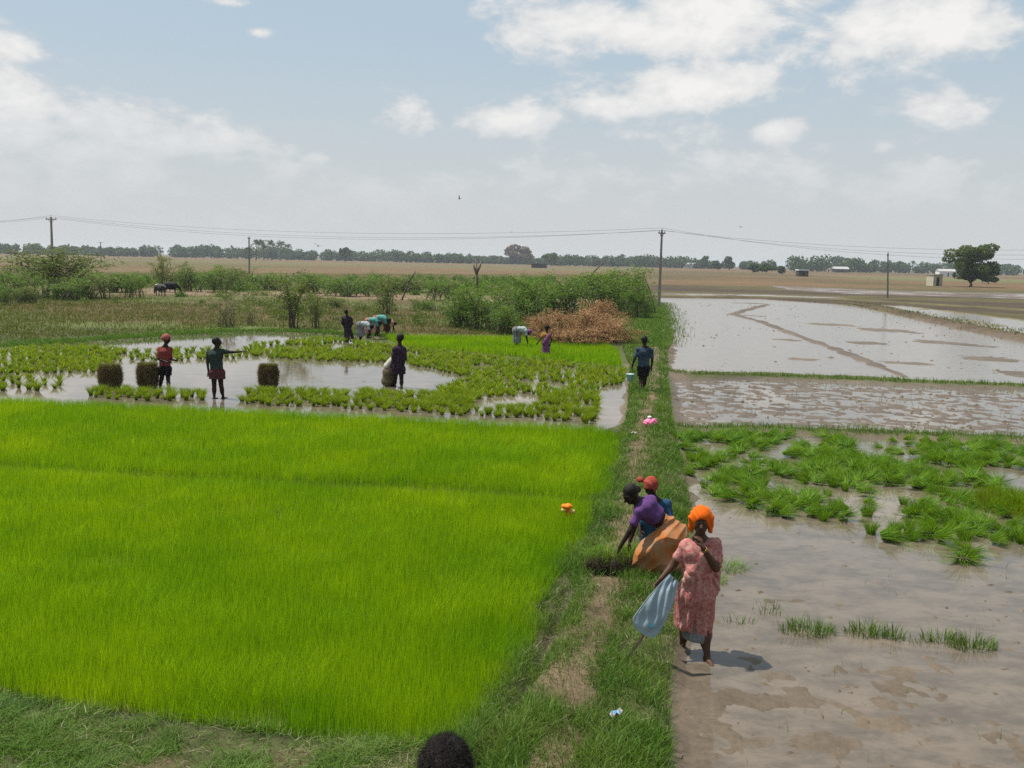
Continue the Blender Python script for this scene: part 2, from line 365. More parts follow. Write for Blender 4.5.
    basin(P_ch, -.05, (.10,.08,.055), .04, scale=4, seed=99, sharp=.12, wob=.12)
    # ploughed ridges of mud standing out of the wide sheet of water
    for L, ww, hh in [(MUDLINES[0], .7, .13), (MUDLINES[1], .42, .13), (MUDLINES[2], .5, .1)]:
        d = line_dist(P, L) + .5 * (fbm(x * .8, y * .8, 3, 44) - .5)
        k = sstep(ww, ww * .2, d); h = np.where(k > 0, np.maximum(h, -.1 + hh * k), h)
        C = C * (1 - k[:, None] * .8) + np.array([.10, .08, .065]) * k[:, None] * .8
    for a, b, s in STREAKS:
        A, B = G(*a)[:2], G(*b)[:2]; c = (A + B) / 2; u = (B - A) / np.linalg.norm(B - A); Lh = np.linalg.norm(B - A) / 2; v = np.array([-u[1], u[0]])
        q = P - c; e = np.hypot(q @ u / Lh, q @ v / (s * 1.6)) + .9 * (fbm(x * .5, y * .5, 4, 45) - .5) + .8 * (fine - .5)
        k = sstep(1.25, .2, e); h = h + (.050 + .05 * (fbm(x * 1.5, y * 1.5, 3, 46) - .5)) * k
        C = C * (1 - k[:, None] * .6) + np.array([.12, .098, .078]) * k[:, None] * .6
    # low bunds: far edge of the wide sheet, bund across the muddy plots
    B3 = gp([(838, 303), (870, 306), (940, 322), (1024, 339), (1255, 387)]); d = line_dist(P, B3); k = sstep(1.3, .3, d + .6 * (med - .5)); h = np.maximum(h, -.1 + .32 * k)
    C = C * (1 - k[:, None]) + np.array([.085, .062, .042]) * k[:, None]
    B4 = gp([(650, 296.6), (760, 297.6), (850, 300.5), (1024, 311), (1400, 330)]); d = line_dist(P, B4); k = sstep(1.6, .4, d + .6 * (med - .5)); h = np.maximum(h, -.1 + .3 * k)
    C = C * (1 - k[:, None]) + np.array([.11, .10, .045]) * k[:, None]
    # crumbled mud shoulder along the right of the path beyond the walking man
    S = gp([(668, 378), (676, 352), (678, 338), (668, 322), (660, 306)]); d = line_dist(P, S); k = sstep(.9, .3, d + .5 * (med - .5))
    C = C * (1 - k[:, None] * .9) + np.array([.13, .10, .075]) * k[:, None] * .9
    # the bank the picture was taken from
    emb = 2.2 * sstep(5.2, .6, y); h = h + emb
    # far mound on the left
    m = G(150, 262)[:2]; q = P - AT(150, 258, 520)[:2]; h = h + 1.6 * np.exp(-(q[:, 0] / 18) ** 2 - (q[:, 1] / 12) ** 2)
    return h, C, wet
def ground_z(x, y):
    h, _, _ = field(np.array([[float(x), float(y)]])); return float(h[0])

# one sheet to the horizon, finer close by
OY = -3.0
rr = [2.0]
while rr[-1] < 9000: rr.append(rr[-1] * (1.0042 if 9 < rr[-1] < 60 else 1.0065 if rr[-1] < 200 else 1.02))
rr = np.array(rr); aa = np.radians(np.arange(-62, 62.01, 0.15))
RR, AA = np.meshgrid(rr, aa, indexing='ij'); gx = (RR * np.sin(AA)).ravel(); gy = (OY + RR * np.cos(AA)).ravel()
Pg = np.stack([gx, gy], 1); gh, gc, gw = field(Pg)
nr, na = RR.shape; ii = np.arange((nr - 1) * (na - 1)); i0 = (ii // (na - 1)) * na + ii % (na - 1)
gq = np.stack([i0, i0 + 1, i0 + na + 1, i0 + na], 1)[:, ::-1]
m, nt, out = new_mat('earth'); p = nt.nodes.new('ShaderNodeBsdfPrincipled'); nt.links.new(p.outputs[0], out.inputs[0])
at = nt.nodes.new('ShaderNodeAttribute'); at.attribute_name = 'zone'; t = nt.nodes.new('ShaderNodeTexCoord')
n1 = noise_node(nt, t.outputs['Object'], 14, 6, .65); n2 = noise_node(nt, t.outputs['Object'], 1.3, 5, .6)
f = mth(nt, 'ADD', mth(nt, 'MULTIPLY', n1.outputs['Fac'], .9), mth(nt, 'MULTIPLY', n2.outputs['Fac'], .5)); n0 = noise_node(nt, t.outputs['Object'], .22, 9, .7); f = mth(nt, 'ADD', f, mth(nt, 'MULTIPLY', mth(nt, 'SUBTRACT', n0.outputs['Fac'], .5), 1.6)); f = mth(nt, 'MAXIMUM', mth(nt, 'ADD', f, .3), .15)
cc = nt.nodes.new('ShaderNodeCombineXYZ'); [nt.links.new(f, cc.inputs[i]) for i in range(3)]
nt.links.new(mixc(nt, 1.0, at.outputs['Color'], cc.outputs[0], 'MULTIPLY'), p.inputs['Base Color'])
ro = nt.nodes.new('ShaderNodeMapRange'); nt.links.new(at.outputs['Alpha'], ro.inputs[0]); ro.inputs[3].default_value = .95; ro.inputs[4].default_value = .55; nt.links.new(ro.outputs[0], p.inputs['Roughness'])
p.inputs['Specular IOR Level'].default_value = .12
b = nt.nodes.new('ShaderNodeBump'); b.inputs['Strength'].default_value = .6; b.inputs['Distance'].default_value = .03; nt.links.new(n1.outputs['Fac'], b.inputs['Height']); nt.links.new(b.outputs[0], p.inputs['Normal'])
M['earth'] = m
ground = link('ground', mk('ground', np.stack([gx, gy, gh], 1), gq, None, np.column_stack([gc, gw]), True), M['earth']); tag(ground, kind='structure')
del gx, gy, RR, AA

# muddy water, shallow over the mud
def water_mat(name, c1, c2, bump, rough=.05):
    m, nt, out = new_mat(name); p = nt.nodes.new('ShaderNodeBsdfPrincipled'); nt.links.new(p.outputs[0], out.inputs[0])
    t = nt.nodes.new('ShaderNodeTexCoord'); mp = nt.nodes.new('ShaderNodeMapping'); mp.inputs['Scale'].default_value = (.9, 1.4, 1); nt.links.new(t.outputs['Object'], mp.inputs[0]); n = noise_node(nt, mp.outputs[0], 1.6, 12, .78, .15)
    r = nt.nodes.new('ShaderNodeMapRange'); nt.links.new(n.outputs['Fac'], r.inputs[0]); r.inputs[1].default_value = .42; r.inputs[2].default_value = .60
    nt.links.new(mixc(nt, r.outputs[0], c1, c2), p.inputs['Base Color']); p.inputs['Roughness'].default_value = rough; p.inputs['IOR'].default_value = 1.33
    n3 = noise_node(nt, t.outputs['Object'], 5, 3, .5); b = nt.nodes.new('ShaderNodeBump'); b.inputs['Strength'].default_value = bump; b.inputs['Distance'].default_value = .01
    nt.links.new(n3.outputs['Fac'], b.inputs['Height']); nt.links.new(b.outputs[0], p.inputs['Normal'])
    return m
M['water'] = water_mat('muddy_water', (.148, .119, .088), (.090, .073, .055), .10)
M['water_far'] = water_mat('open_water', (.17, .14, .11), (.12, .10, .08), .9, .14)
def water(poly, mat, grow=.6):
    c = poly.mean(0); me = bpy.data.meshes.new('water'); P = poly + (poly - c) / np.linalg.norm(poly - c, axis=1)[:, None] * grow
    me.from_pydata([(a, b_, WATER_Z) for a, b_ in P], [], [tuple(range(len(P)))]); me.update()
    tag(link('water', me, mat), kind='structure')
for poly, mat, g_ in ((P_left, 'water', 0.15), (P_r1, 'water', .3), (P_r2, 'water', .12), (P_r3, 'water_far', .5), (P_r4, 'water_far', .3), (P_f1, 'water_far', .5), (P_f2, 'water_far', .5), (P_ch, 'water', .05)):
    water(poly, M[mat], g_)

# haze over the fields
hz = MB(); hz.box((0, 4400, 9), (17800, 9400, 24)); m, nt, out = new_mat('haze'); v = nt.nodes.new('ShaderNodeVolumePrincipled')
v.inputs['Color'].default_value = (.86, .92, 1, 1); v.inputs['Density'].default_value = .00017; v.inputs['Anisotropy'].default_value = .2; nt.links.new(v.outputs[0], out.inputs['Volume'])
if HAZE: tag(hz.build('haze', m), kind='stuff')

# ------------------------------------------------------------------ grass
def blades(pos, H, Wd, lean, mat, name, tint=None, curve=.35, droop=0, segs=2, seed=1, leandir=None):
    """pos (n,3) roots; H heights; Wd widths; lean sideways fraction"""
    n = len(pos); rg = np.random.default_rng(seed)
    th = rg.uniform(0, 2 * np.pi, n) if leandir is None else leandir
    fa = rg.uniform(0, 2 * np.pi, n); L = np.stack([np.cos(th), np.sin(th)], 1) * (lean * H)[:, None]
    S = np.stack([np.cos(fa), np.sin(fa), np.zeros(n)], 1) * (Wd / 2)[:, None]
    lv = []
    for k in range(segs + 1):
        f = k / segs; g = f ** 1.7
        c = pos + np.column_stack([L * g, H * f * (1 - droop * f)])
        if k < segs: lv += [c - S * (1 - .35 * f), c + S * (1 - .35 * f)]
        else: lv.append(c)
    nv = len(lv); V = np.stack(lv, 1).reshape(-1, 3); b = np.arange(n)[:, None] * nv
    q = np.concatenate([b + np.array([2 * k, 2 * k + 1, 2 * k + 3, 2 * k + 2]) for k in range(segs - 1)]) if segs > 1 else None
    t = b + np.array([2 * segs - 2, 2 * segs - 1, 2 * segs])
    tint = rg.uniform(0, 1, n) if tint is None else tint
    return mk(name, V, q, t, np.repeat(tint, nv))
def scatter(poly, dens, seed, y0=None):
    """random points inside a polygon; dens(x,y) per square metre, thinned from its maximum in depth bands"""
    rg = np.random.default_rng(seed); lo, hi = poly.min(0), poly.max(0); out = []
    edges = np.geomspace(max(lo[1], 1), hi[1] + .001, 14)
    for a, b in zip(edges[:-1], edges[1:]):
        Xs = np.linspace(lo[0], hi[0], 40); Ys = np.linspace(a, b, 6); gx, gy = np.meshgrid(Xs, Ys); dm = dens(gx.ravel(), gy.ravel()).max()
        n = int(dm * (b - a) * (hi[0] - lo[0]))
        if n < 1: continue
        P = np.column_stack([rg.uniform(lo[0], hi[0], n), rg.uniform(a, b, n)])
        P = P[rg.uniform(0, dm, n) < dens(P[:, 0], P[:, 1])]
        P = P[sdist(P, poly) < 0]; out.append(P)
    return np.concatenate(out)
def inview(P, m=1.5):                        # what the photograph could see, and a margin
    return np.abs(P[:, 0]) < .56 * P[:, 1] + m
def gz(P): return field(P)[0]

# the dense bed of young rice
P = scatter(P_seed, lambda x, y: 4800 * (9.5 / np.maximum(y, 9.5)) ** 1.75, 11); P = P[inview(P)]
n = len(P); rg = np.random.default_rng(12)
d_edge = -sdist(P, P_seed); fur = line_dist(P, FURROW) + .25 * (vnoise(P[:, 0], P[:, 1], 3) - .5)
Hh = .25 * (.86 + .28 * fbm(P[:, 0] * .9, P[:, 1] * .9, 4, 5)) * rg.uniform(.75, 1.12, n)
Hh *= 1 - .72 * sstep(.36, .08, fur); Hh *= .85 + .15 * sstep(0, .35, d_edge)
tear = fbm(P[:, 0] * 2.2, P[:, 1] * 2.2, 4, 19)
keep = (d_edge > .5 * (tear - .5)) & (rg.uniform(0, 1, n) < .75 + .25 * sstep(-.05, .25, d_edge + .35 * (fbm(P[:, 0] * 2.5, P[:, 1] * 2.5, 3, 9) - .4)))
keep &= ~((fbm(P[:, 0] * 1.1, P[:, 1] * 1.1, 3, 77) > .76) & (rg.uniform(0, 1, n) < .6))
P, Hh = P[keep], Hh[keep]; n = len(P)
patch = fbm(P[:, 0] * .35, P[:, 1] * .6, 4, 15)
Wd = .0035 * np.maximum(P[:, 1] / 9.5, 1) ** .85 * rg.uniform(.7, 1.3, n)
tint = np.clip(.25 + .6 * patch - .45 * sstep(.9, 0, -sdist(P, P_seed)) + rg.uniform(-.35, .35, n), 0, 1)
z0 = np.full(n, -.02)
me = blades(np.column_stack([P, z0]), Hh, Wd, rg.uniform(.02, .28, n) + .5 * rg.uniform(0, 1, n) * sstep(.55, .72, fbm(P[:, 0] * 1.6, P[:, 1] * 1.6, 3, 18)), None, 'rice_seedbed', tint, seed=13)
tag(link('rice_seedbed', me, M['seed']), 'bright green dense bed of young rice seedlings covering the near left field', 'rice bed', kind='stuff')
print('seedbed', n)

# second bed beyond the flooded plot
P = scatter(P_bed2, lambda x, y: 260 + 0 * x, 21); P = P[inview(P)]; n = len(P); rg = np.random.default_rng(22)
me = blades(np.column_stack([P, np.full(n, -.02)]), rg.uniform(.2, .32, n), .022 * rg.uniform(.7, 1.3, n), rg.uniform(.02, .3, n), None, 'rice_seedbed', seed=23)
tag(link('rice_seedbed', me, M['seed']), 'narrow bright green rice bed beyond the flooded plot in front of the dry brush', 'rice bed', kind='stuff')

# grass of the path banks and the near verge
def grass_poly(name, poly, dens, hmin, hmax, w, mat, seed, label, cat='grass', mask=None, lean=(.1, .9), droop=.25, segs=3, wk=1.0):
    P = scatter(poly, dens, seed); P = P[inview(P, 2)]; rg = np.random.default_rng(seed + 1)
    k = np.ones(len(P))
    if mask is not None: k = mask(P)
    P = P[rg.uniform(0, 1, len(P)) < k]; n = len(P)
    Hh = (hmin + (hmax - hmin) * fbm(P[:, 0] * 2.2, P[:, 1] * 2.2, 3, seed)) * rg.uniform(.5, 1.3, n)
    me = blades(np.column_stack([P, gz(P) - .01]), Hh, w * np.maximum(P[:, 1] / 9, 1) ** wk * rg.uniform(.6, 1.4, n), rg.uniform(*lean, n), None, name, np.clip(fbm(P[:, 0] * 1.5, P[:, 1] * 1.5, 3, seed + 3) * 1.2 - .1 + rg.uniform(-.35, .35, n), 0, 1), droop=droop, segs=segs, seed=seed + 2)
    print(name, n)
    return tag(link(name, me, M[mat]), label, cat, kind='stuff')
P_bank = gp([(380, 900), (428, 745), (474, 700), (506, 650), (531, 590), (573, 535), (598, 485), (612, 445), (626, 425), (630, 368), (622, 350), (640, 318), (650, 300), (657, 300), (664, 318), (674, 338), (668, 352), (668, 380), (674, 428), (684, 470), (692, 512), (698, 550), (690, 600), (674, 655), (668, 700), (672, 768), (680, 900)])
def bank_mask(P):
    d = line_dist(P, PATH) + .45 * (fbm(P[:, 0] * 3, P[:, 1] * 3, 3, 4) - .5)
    k = .20 + .80 * sstep(.03, .26, d)
    c = sdist(P, P_ch); k = k * (.12 + .88 * sstep(-.12, .02, c)); k *= .35 + .65 * sstep(.34, .5, fbm(P[:, 0] * 2.3, P[:, 1] * 2.3, 3, 41))
    for q in (P_r1, P_r2, P_r3): k = k * sstep(-.22, -.05, sdist(P, q) + .6 * (fbm(P[:, 0] * 1.3, P[:, 1] * 1.3, 4, 60 if q is P_r1 else 61) - .5))
    return k
grass_poly('bank_grass', P_bank, lambda x, y: 5200 * (9 / np.maximum(y, 7.5)) ** 1.8, .07, .24, .0045, 'bank', 31, 'ragged green grass growing along both sides of the footpath bund', mask=bank_mask)
P_front = gp([(-250, 682), (0, 692), (100, 706), (250, 724), (400, 736), (446, 738), (440, 900), (100, 1000), (-400, 900)])
grass_poly('verge_grass', P_front, lambda x, y: 6500 + 0 * x, .05, .21, .0042, 'bank', 35, 'short rough grass on the verge below the near edge of the rice bed', mask=lambda P: (P[:, 1] > 5.2) * (.12 + .88 * sstep(.42, .54, fbm(P[:, 0] * 2.0, P[:, 1] * 1.5, 3, 8))), lean=(.3, 1.4), droop=.45)
# strip grass: bund between the muddy plots, bund before the wide water, green line behind the pond
def strip(poly_px, seed, dens, h0, h1, w, mat, label, name='bund_grass', width=.35, mask=None):
    L = gp(poly_px); rg = np.random.default_rng(seed); out = []
    for i in range(len(L) - 1):
        A, B = L[i], L[i + 1]; d = B - A; ln = np.linalg.norm(d); nn = np.array([-d[1], d[0]]) / ln; k = int(dens * ln * width * 2)
        t = rg.uniform(0, 1, k); s = rg.normal(0, width * .5, k); out.append(A + d * t[:, None] + nn * s[:, None])
    P = np.concatenate(out)
    if mask is not None: P = P[rg.uniform(0, 1, len(P)) < mask(P)]
    n = len(P); hn = fbm(P[:, 0] * .9, P[:, 1] * .9, 3, seed)
    me = blades(np.column_stack([P, gz(P) - .01]), (h0 + (h1 - h0) * hn) * rg.uniform(.5, 1.25, n), w * rg.uniform(.6, 1.4, n), rg.uniform(.1, .8, n), None, name, droop=.2, seed=seed + 1)
    print(name, n)
    return tag(link(name, me, M[mat]), label, 'grass', kind='stuff')
strip([(666, 374), (700, 375), (760, 376), (880, 381), (1024, 387), (1300, 400)], 51, 170, .10, .26, .016, 'bank', 'dark green grassy bund before the wide sheet of water', width=.45)
strip([(676, 429), (760, 429), (880, 434), (1024, 440), (1200, 448)], 53, 330, .08, .30, .011, 'bank', 'pale grassy bund between the muddy plot and the heaps of cut seedlings', width=.38)
strip([(-250, 366), (-80, 352), (0, 347), (130, 339), (250, 331), (330, 334), (400, 338)], 55, 130, .10, .3, .03, 'verge', 'bright green grassy edge behind the flooded plot', width=1.7)
strip([(640, 345), (652, 330), (655, 315), (652, 302)], 57, 110, .10, .3, .03, 'bank', 'grassy bund running towards the tall lone pole', width=1.6)
strip([(850, 303), (905, 312), (960, 322), (1024, 334), (1200, 366)], 59, 10, .08, .22, .05, 'field', 'thin stubble rows in the wet plot beyond the wide water', width=2.5)
# olive field and scrub floor behind the pond
P_field = gp([(-150, 345), (0, 344), (130, 335), (250, 328), (330, 331), (400, 335), (520, 337), (610, 343), (640, 318), (650, 293), (640, 275), (-150, 272)])
def fdens(x, y): return 60 * (48 / np.maximum(y, 45)) ** 1.5
grass_poly('field_grass', P_field, fdens, .12, .38, .028, 'field', 61, 'olive and straw coloured rough grass of the fallow field behind the flooded plot', mask=lambda P: np.where((P[:, 1] > 84) & (P[:, 1] < 106), .25, 1) * (.3 + .7 * sstep(.3, .5, fbm(P[:, 0] * .15, P[:, 1] * .15, 3, 66))), segs=2, wk=0.0)

# dry straw lying about on the path and verge
M['pale_straw'] = leafy('pale_straw', (.20, .17, .09), (.36, .32, .20), .15)
for poly, dn, sd, lb in ((P_bank, 330, 71, 'bits of dry straw lying on the footpath and its banks'), (P_front, 520, 73, 'bits of dry straw among the short grass below the rice bed')):
    P = scatter(poly, lambda x, y: dn * (9 / np.maximum(y, 8)) ** 1.6, sd); P = P[inview(P, 1)]; P = P[np.random.default_rng(sd).uniform(0, 1, len(P)) < .25 + .75 * (fbm(P[:, 0] * 2, P[:, 1] * 2, 3, sd) > .52)]; n = len(P); rg = np.random.default_rng(sd)
    for q_ in (P_r1, P_r2, P_r3): pass
    me = blades(np.column_stack([P, gz(P) + rg.uniform(.0, .05, n)]), np.full(n, .02), rg.uniform(.003, .006, n) * np.maximum(P[:, 1] / 9, 1), rg.uniform(2, 9, n), None, 'straw', seed=sd + 1, segs=2)
    tag(link('straw', me, M['pale_straw']), lb, 'straw', kind='stuff')
# ------------------------------------------------------------------ seedling bundles
def tuft_mesh(seed, n=60, h=.30, spread=.5, w=.011, lying=False, name='seedling_bundle', base=.035):
    rg = np.random.default_rng(seed); a = rg.uniform(0, 2 * np.pi, n); r = base * np.sqrt(rg.uniform(0, 1, n))
    pos = np.column_stack([r * np.cos(a), r * np.sin(a), np.full(n, -.02)])
    H = h * rg.uniform(.6, 1.1, n); lean = spread * (r / base) * rg.uniform(.6, 1.4, n)
    me = blades(pos, H, w * rg.uniform(.7, 1.3, n), lean, None, name, np.clip(rg.uniform(0, 1, n), 0, 1), droop=.15 + .2 * spread, segs=3, seed=seed + 1, leandir=a)
    if lying:
        co = np.empty(len(me.vertices) * 3, np.float32); me.vertices.foreach_get('co', co); co = co.reshape(-1, 3)
        t = math.radians(62 + 15 * rg.uniform()); c_, s_ = math.cos(t), math.sin(t)
        x, z = co[:, 0] * c_ + co[:, 2] * s_, -co[:, 0] * s_ + co[:, 2] * c_
        co[:, 0] = x * (1 - .15 * co[:, 1]); co[:, 1] *= 1.6; co[:, 2] = np.maximum(z * .8, .0) + .035; me.vertices.foreach_set('co', co.ravel())
    return me
def mesh_arrays(me):
    co = np.empty(len(me.vertices) * 3, np.float32); me.vertices.foreach_get('co', co); co = co.reshape(-1, 3)
    q = np.array([p.vertices[:] for p in me.polygons if len(p.vertices) == 4]); t = np.array([p.vertices[:] for p in me.polygons if len(p.vertices) == 3])
    ti = np.empty(len(co), np.float32); me.attributes['tint'].data.foreach_get('value', ti); return co, q, t, ti
def merged(name, metas, placements, mat, label, cat):
    V, Q, T, TI = [], [], [], []; n = 0; arr = [mesh_arrays(m_) for m_ in metas]
    for (x, y, z, rz, s, k, dt) in placements:
        co, q, t, ti = arr[k % len(arr)]; c_, s_ = math.cos(rz), math.sin(rz)
        V.append(np.column_stack([(co[:, 0] * c_ - co[:, 1] * s_) * s + x, (co[:, 0] * s_ + co[:, 1] * c_) * s + y, co[:, 2] * s + z]))
        if len(q): Q.append(q + n)
        T.append(t + n); TI.append(np.clip(ti + dt, 0, 1)); n += len(co)
    return tag(link(name, mk(name, np.concatenate(V), np.concatenate(Q) if Q else None, np.concatenate(T), np.concatenate(TI)), mat), label, cat, kind='stuff')
def poisson(poly, r, seed, tries=9000):
    rg = np.random.default_rng(seed); lo, hi = poly.min(0), poly.max(0); A = np.prod(hi - lo); n = int(min(tries, A / (r * r) * 1.6))
    P = np.column_stack([rg.uniform(lo[0], hi[0], n), rg.uniform(lo[1], hi[1], n)]); P = P[(sdist(P, poly) < 0)]; P = P[inview(P, 1)]
    keep = []; cell = {}
    for p in P:
        k = (int(p[0] // r), int(p[1] // r)); ok = True
        for i in (-1, 0, 1):
            for j in (-1, 0, 1):
                for q in cell.get((k[0] + i, k[1] + j), ()):
                    if (q[0] - p[0]) ** 2 + (q[1] - p[1]) ** 2 < r * r: ok = False; break
                if not ok: break
            if not ok: break
        if ok: cell.setdefault(k, []).append(p); keep.append(p)
    return np.array(keep)
UP_T = [tuft_mesh(100 + i, 150, .30 + .04 * (i % 3), .35 + .12 * i, .0075) for i in range(5)]
polyT = [([(-80, 358), (0, 352), (60, 347), (125, 350), (112, 362), (112, 372), (60, 373), (-80, 379)], .24),
         ([(118, 352), (190, 350), (250, 350), (262, 356), (200, 361), (112, 361)], .36),
         ([(250, 345), (330, 339), (400, 348), (560, 363), (626, 371), (622, 384), (600, 388), (540, 392), (478, 390), (470, 378), (400, 363), (300, 361), (250, 357)], .235),
         ([(462, 380), (540, 392), (600, 388), (594, 424), (480, 417), (430, 403)], .215),
         ([(250, 391), (330, 392), (430, 394), (462, 384), (480, 417), (400, 412), (240, 404)], .23),
         ([(-40, 380), (25, 378), (68, 378), (70, 388), (20, 392), (-40, 391)], .36),
         ([(90, 391), (145, 392), (202, 394), (204, 401), (140, 401), (88, 398)], .24)]
pl = []
for i, (pp, r) in enumerate(polyT):
    Q = poisson(gp(pp, WATER_Z), r, 200 + i)
    if i in (2, 3): Q = Q[fbm(Q[:, 0] * .9, Q[:, 1] * .45, 3, 33) < .64]
    pl += [tuple(q) for q in Q]
pl = np.array(pl); pl = pl[np.argsort(pl[:, 1])]; rg = np.random.default_rng(5)
info = [(p[0], p[1], WATER_Z, rg.uniform(0, 6.28), rg.uniform(.75, 1.2) * (1.05 if p[1] > 30 else 1), int(rg.integers(5)), rg.uniform(-.25, .35)) for p in pl]
for i, (x, y, z, rz, s, k, dt) in enumerate(info[:300]):
    o = link('seedling_bundle', UP_T[k], M['tuft'], None, (x, y, z)); o.rotation_euler = (0, 0, rz); o.scale = (s, s, s)
    tag(o, 'upright tuft of yellow-green rice seedlings standing in the flooded plot behind the rice bed', 'seedling bundle', 'seedling tufts standing in the left flooded plot')
FAR_T = [tuft_mesh(110 + i, 34, .30, .6, .022) for i in range(4)]
merged('seedling_bundle', FAR_T, info[300:], M['tuft'], 'rows of yellow-green rice seedling tufts filling the far side of the flooded plot', 'seedling bundles')
print('tufts', len(info))

# right plot: cut seedlings heaped and strewn on the mud
LY_T = [tuft_mesh(130 + i, 210, .34, .55, .0048, True, 'cut_seedlings', .06) for i in range(5)]; ST_T = [tuft_mesh(140 + i, 200, .30, .42, .0048, False, 'cut_seedlings', .05) for i in range(3)]
P_cut = gp([(678, 436), (760, 434), (880, 441), (1024, 448), (1200, 456), (1200, 560), (1060, 575), (1000, 568), (930, 558), (880, 540), (850, 522), (780, 519), (740, 502), (712, 500), (700, 482), (690, 500), (684, 470)], WATER_Z)
Q = poisson(P_cut, .175, 301, 60000)
keep = (fbm(Q[:, 0] * .75, Q[:, 1] * .55, 3, 35) < .66) & (fbm(Q[:, 0] * 1.9, Q[:, 1] * 1.5, 3, 36) < .57)
for gx_, gy_, rw, rh in ((712, 448, 22, 6), (690, 492, 12, 18), (800, 489, 26, 6), (770, 482, 20, 4), (872, 452, 16, 9), (905, 496, 30, 7), (840, 505, 20, 6), (735, 462, 14, 4), (1010, 458, 14, 5)):
    c_ = G(gx_, gy_, WATER_Z); ex, ey = abs(G(gx_ + rw, gy_, WATER_Z)[0] - c_[0]), abs(G(gx_, gy_ - rh, WATER_Z)[1] - c_[1]); keep &= np.hypot((Q[:, 0] - c_[0]) / ex, (Q[:, 1] - c_[1]) / ey) > 1
Q = Q[keep]; Q = Q[np.argsort(Q[:, 1])]; rg = np.random.default_rng(6); infoR = []
for p in Q:
    st = rg.uniform() < .30
    infoR.append((p[0], p[1], ground_z(*p) - .005 if st else max(ground_z(*p), WATER_Z) - .01 + .05 * rg.uniform(), rg.normal(.3, 1.9), rg.uniform(.8, 1.3), 100 + int(rg.integers(3)) if st else int(rg.integers(5)), rg.uniform(-.3, .25)))
vis = [t_ for t_ in infoR if abs(t_[0]) < .55 * t_[1]]; others = [t_ for t_ in infoR if not abs(t_[0]) < .55 * t_[1]]
for (x, y, z, rz, s, k, dt) in vis[:300]:
    o = link('cut_seedlings', ST_T[k - 100] if k >= 100 else LY_T[k], M['tuft_dark'], None, (x, y, z)); o.rotation_euler = (0, 0, rz); o.scale = (s, s, s)
    if k >= 100: tag(o, 'dark green seedling bunch standing upright among the strewn seedlings in the right plot', 'seedling bundle', 'upright bunches in the right plot')
    else: tag(o, 'flopped bunch of cut green seedlings lying on the mud of the right plot', 'seedling bundle', 'cut seedlings lying on the right plot')
if vis[300:]: merged('cut_seedlings', LY_T, [t_ for t_ in vis[300:]], M['tuft_dark'], 'heaps of cut green seedlings towards the far side of the right plot', 'seedling bundles')
if others: merged('cut_seedlings', LY_T, others, M['tuft_dark'], 'more cut seedlings strewn on towards the right', 'seedling bundles')
print('cut', len(vis), len(others))
# litter of small cut blades floating between the heaps
rg = np.random.default_rng(8); P = scatter(gp([(678, 436), (1200, 456), (1200, 600), (930, 562), (850, 530), (740, 512), (690, 505)], WATER_Z), lambda x, y: 90 + 0 * x, 303); P = P[inview(P)]; P = P[fbm(P[:, 0] * .75, P[:, 1] * .55, 3, 35) < .62]
n = len(P); me = blades(np.column_stack([P, np.full(n, WATER_Z + .004)]), np.full(n, .03), rg.uniform(.006, .012, n), rg.uniform(2, 8, n), None, 'cut_blades', seed=9, segs=2)
tag(link('cut_blades', me, M['tuft_dark']), 'loose cut leaves floating between the seedling heaps', 'grass', kind='stuff')
# patch still standing at the right edge, and the two mats behind the woman in pink
def clump(name, px, py, w, d, h, n, mat, label, cat, group=None, lean=.5, bw=.006, seed=0, z=None):
    c_ = G(px, py, WATER_Z); rg = np.random.default_rng(seed); a = rg.uniform(0, 6.28, n); r = np.sqrt(rg.uniform(0, 1, n)); P = np.column_stack([r * np.cos(a) * w / 2, r * np.sin(a) * d / 2])
    me = blades(np.column_stack([P, np.full(n, -.03)]), h * rg.uniform(.4, 1.15, n) * (1 - .5 * r ** 3), bw * rg.uniform(.7, 1.3, n), lean * rg.uniform(.1, 1.3, n), None, name, droop=.2, segs=3, seed=seed + 1, leandir=a + rg.normal(0, .7, n))
    return tag(link(name, me, mat, None, (c_[0], c_[1], WATER_Z if z is None else z)), label, cat, group)
clump('standing_seedlings', 1016, 508, 1.5, 1.9, .42, 3400, M['tuft'], 'thick square patch of tall seedlings still standing by the strewn bunches', 'seedling patch', seed=401, lean=.25)
clump('seedling_mat', 727, 568, .55, .5, .16, 420, M['tuft_dark'], 'flat green seedling bunch on the water just beside the woman in pink', 'seedling bundle', seed=403, lean=1.6)
clump('seedling_mat', 712, 580, .4, .35, .14, 300, M['tuft_dark'], 'small green seedling bunch half hidden by the elbow of the woman in pink', 'seedling bundle', seed=405, lean=1.4)
WL = ['tallest weed clump, dense and upright, in the row across the muddy water', 'bushy weed clump beside the tallest one in the muddy water', 'thin sprig of weeds nearest the woman in pink', 'narrow weed clump in the middle of the row', 'weed clump with a muddy root ball at the end of the row', 'low sparse weeds between two bigger clumps', 'faint thin stalks rising from the water behind the weed row', 'weed clump with spiky tips just before the last one']
for i, (px, py, w, d, h, n) in enumerate([(808, 632, .62, .34, .26, 300), (868, 634, .52, .3, .25, 240), (740, 622, .34, .2, .17, 34), (894, 638, .22, .2, .26, 70), (972, 647, .52, .3, .28, 230), (918, 641, .5, .25, .14, 60), (772, 612, .5, .3, .22, 36), (940, 640, .42, .25, .24, 110)]):
    clump('weed_clump', px, py, w, d, h, n, M['bank'], WL[i], 'weeds', 'weed clumps in the muddy water', lean=.55, bw=.0075, seed=420 + i)
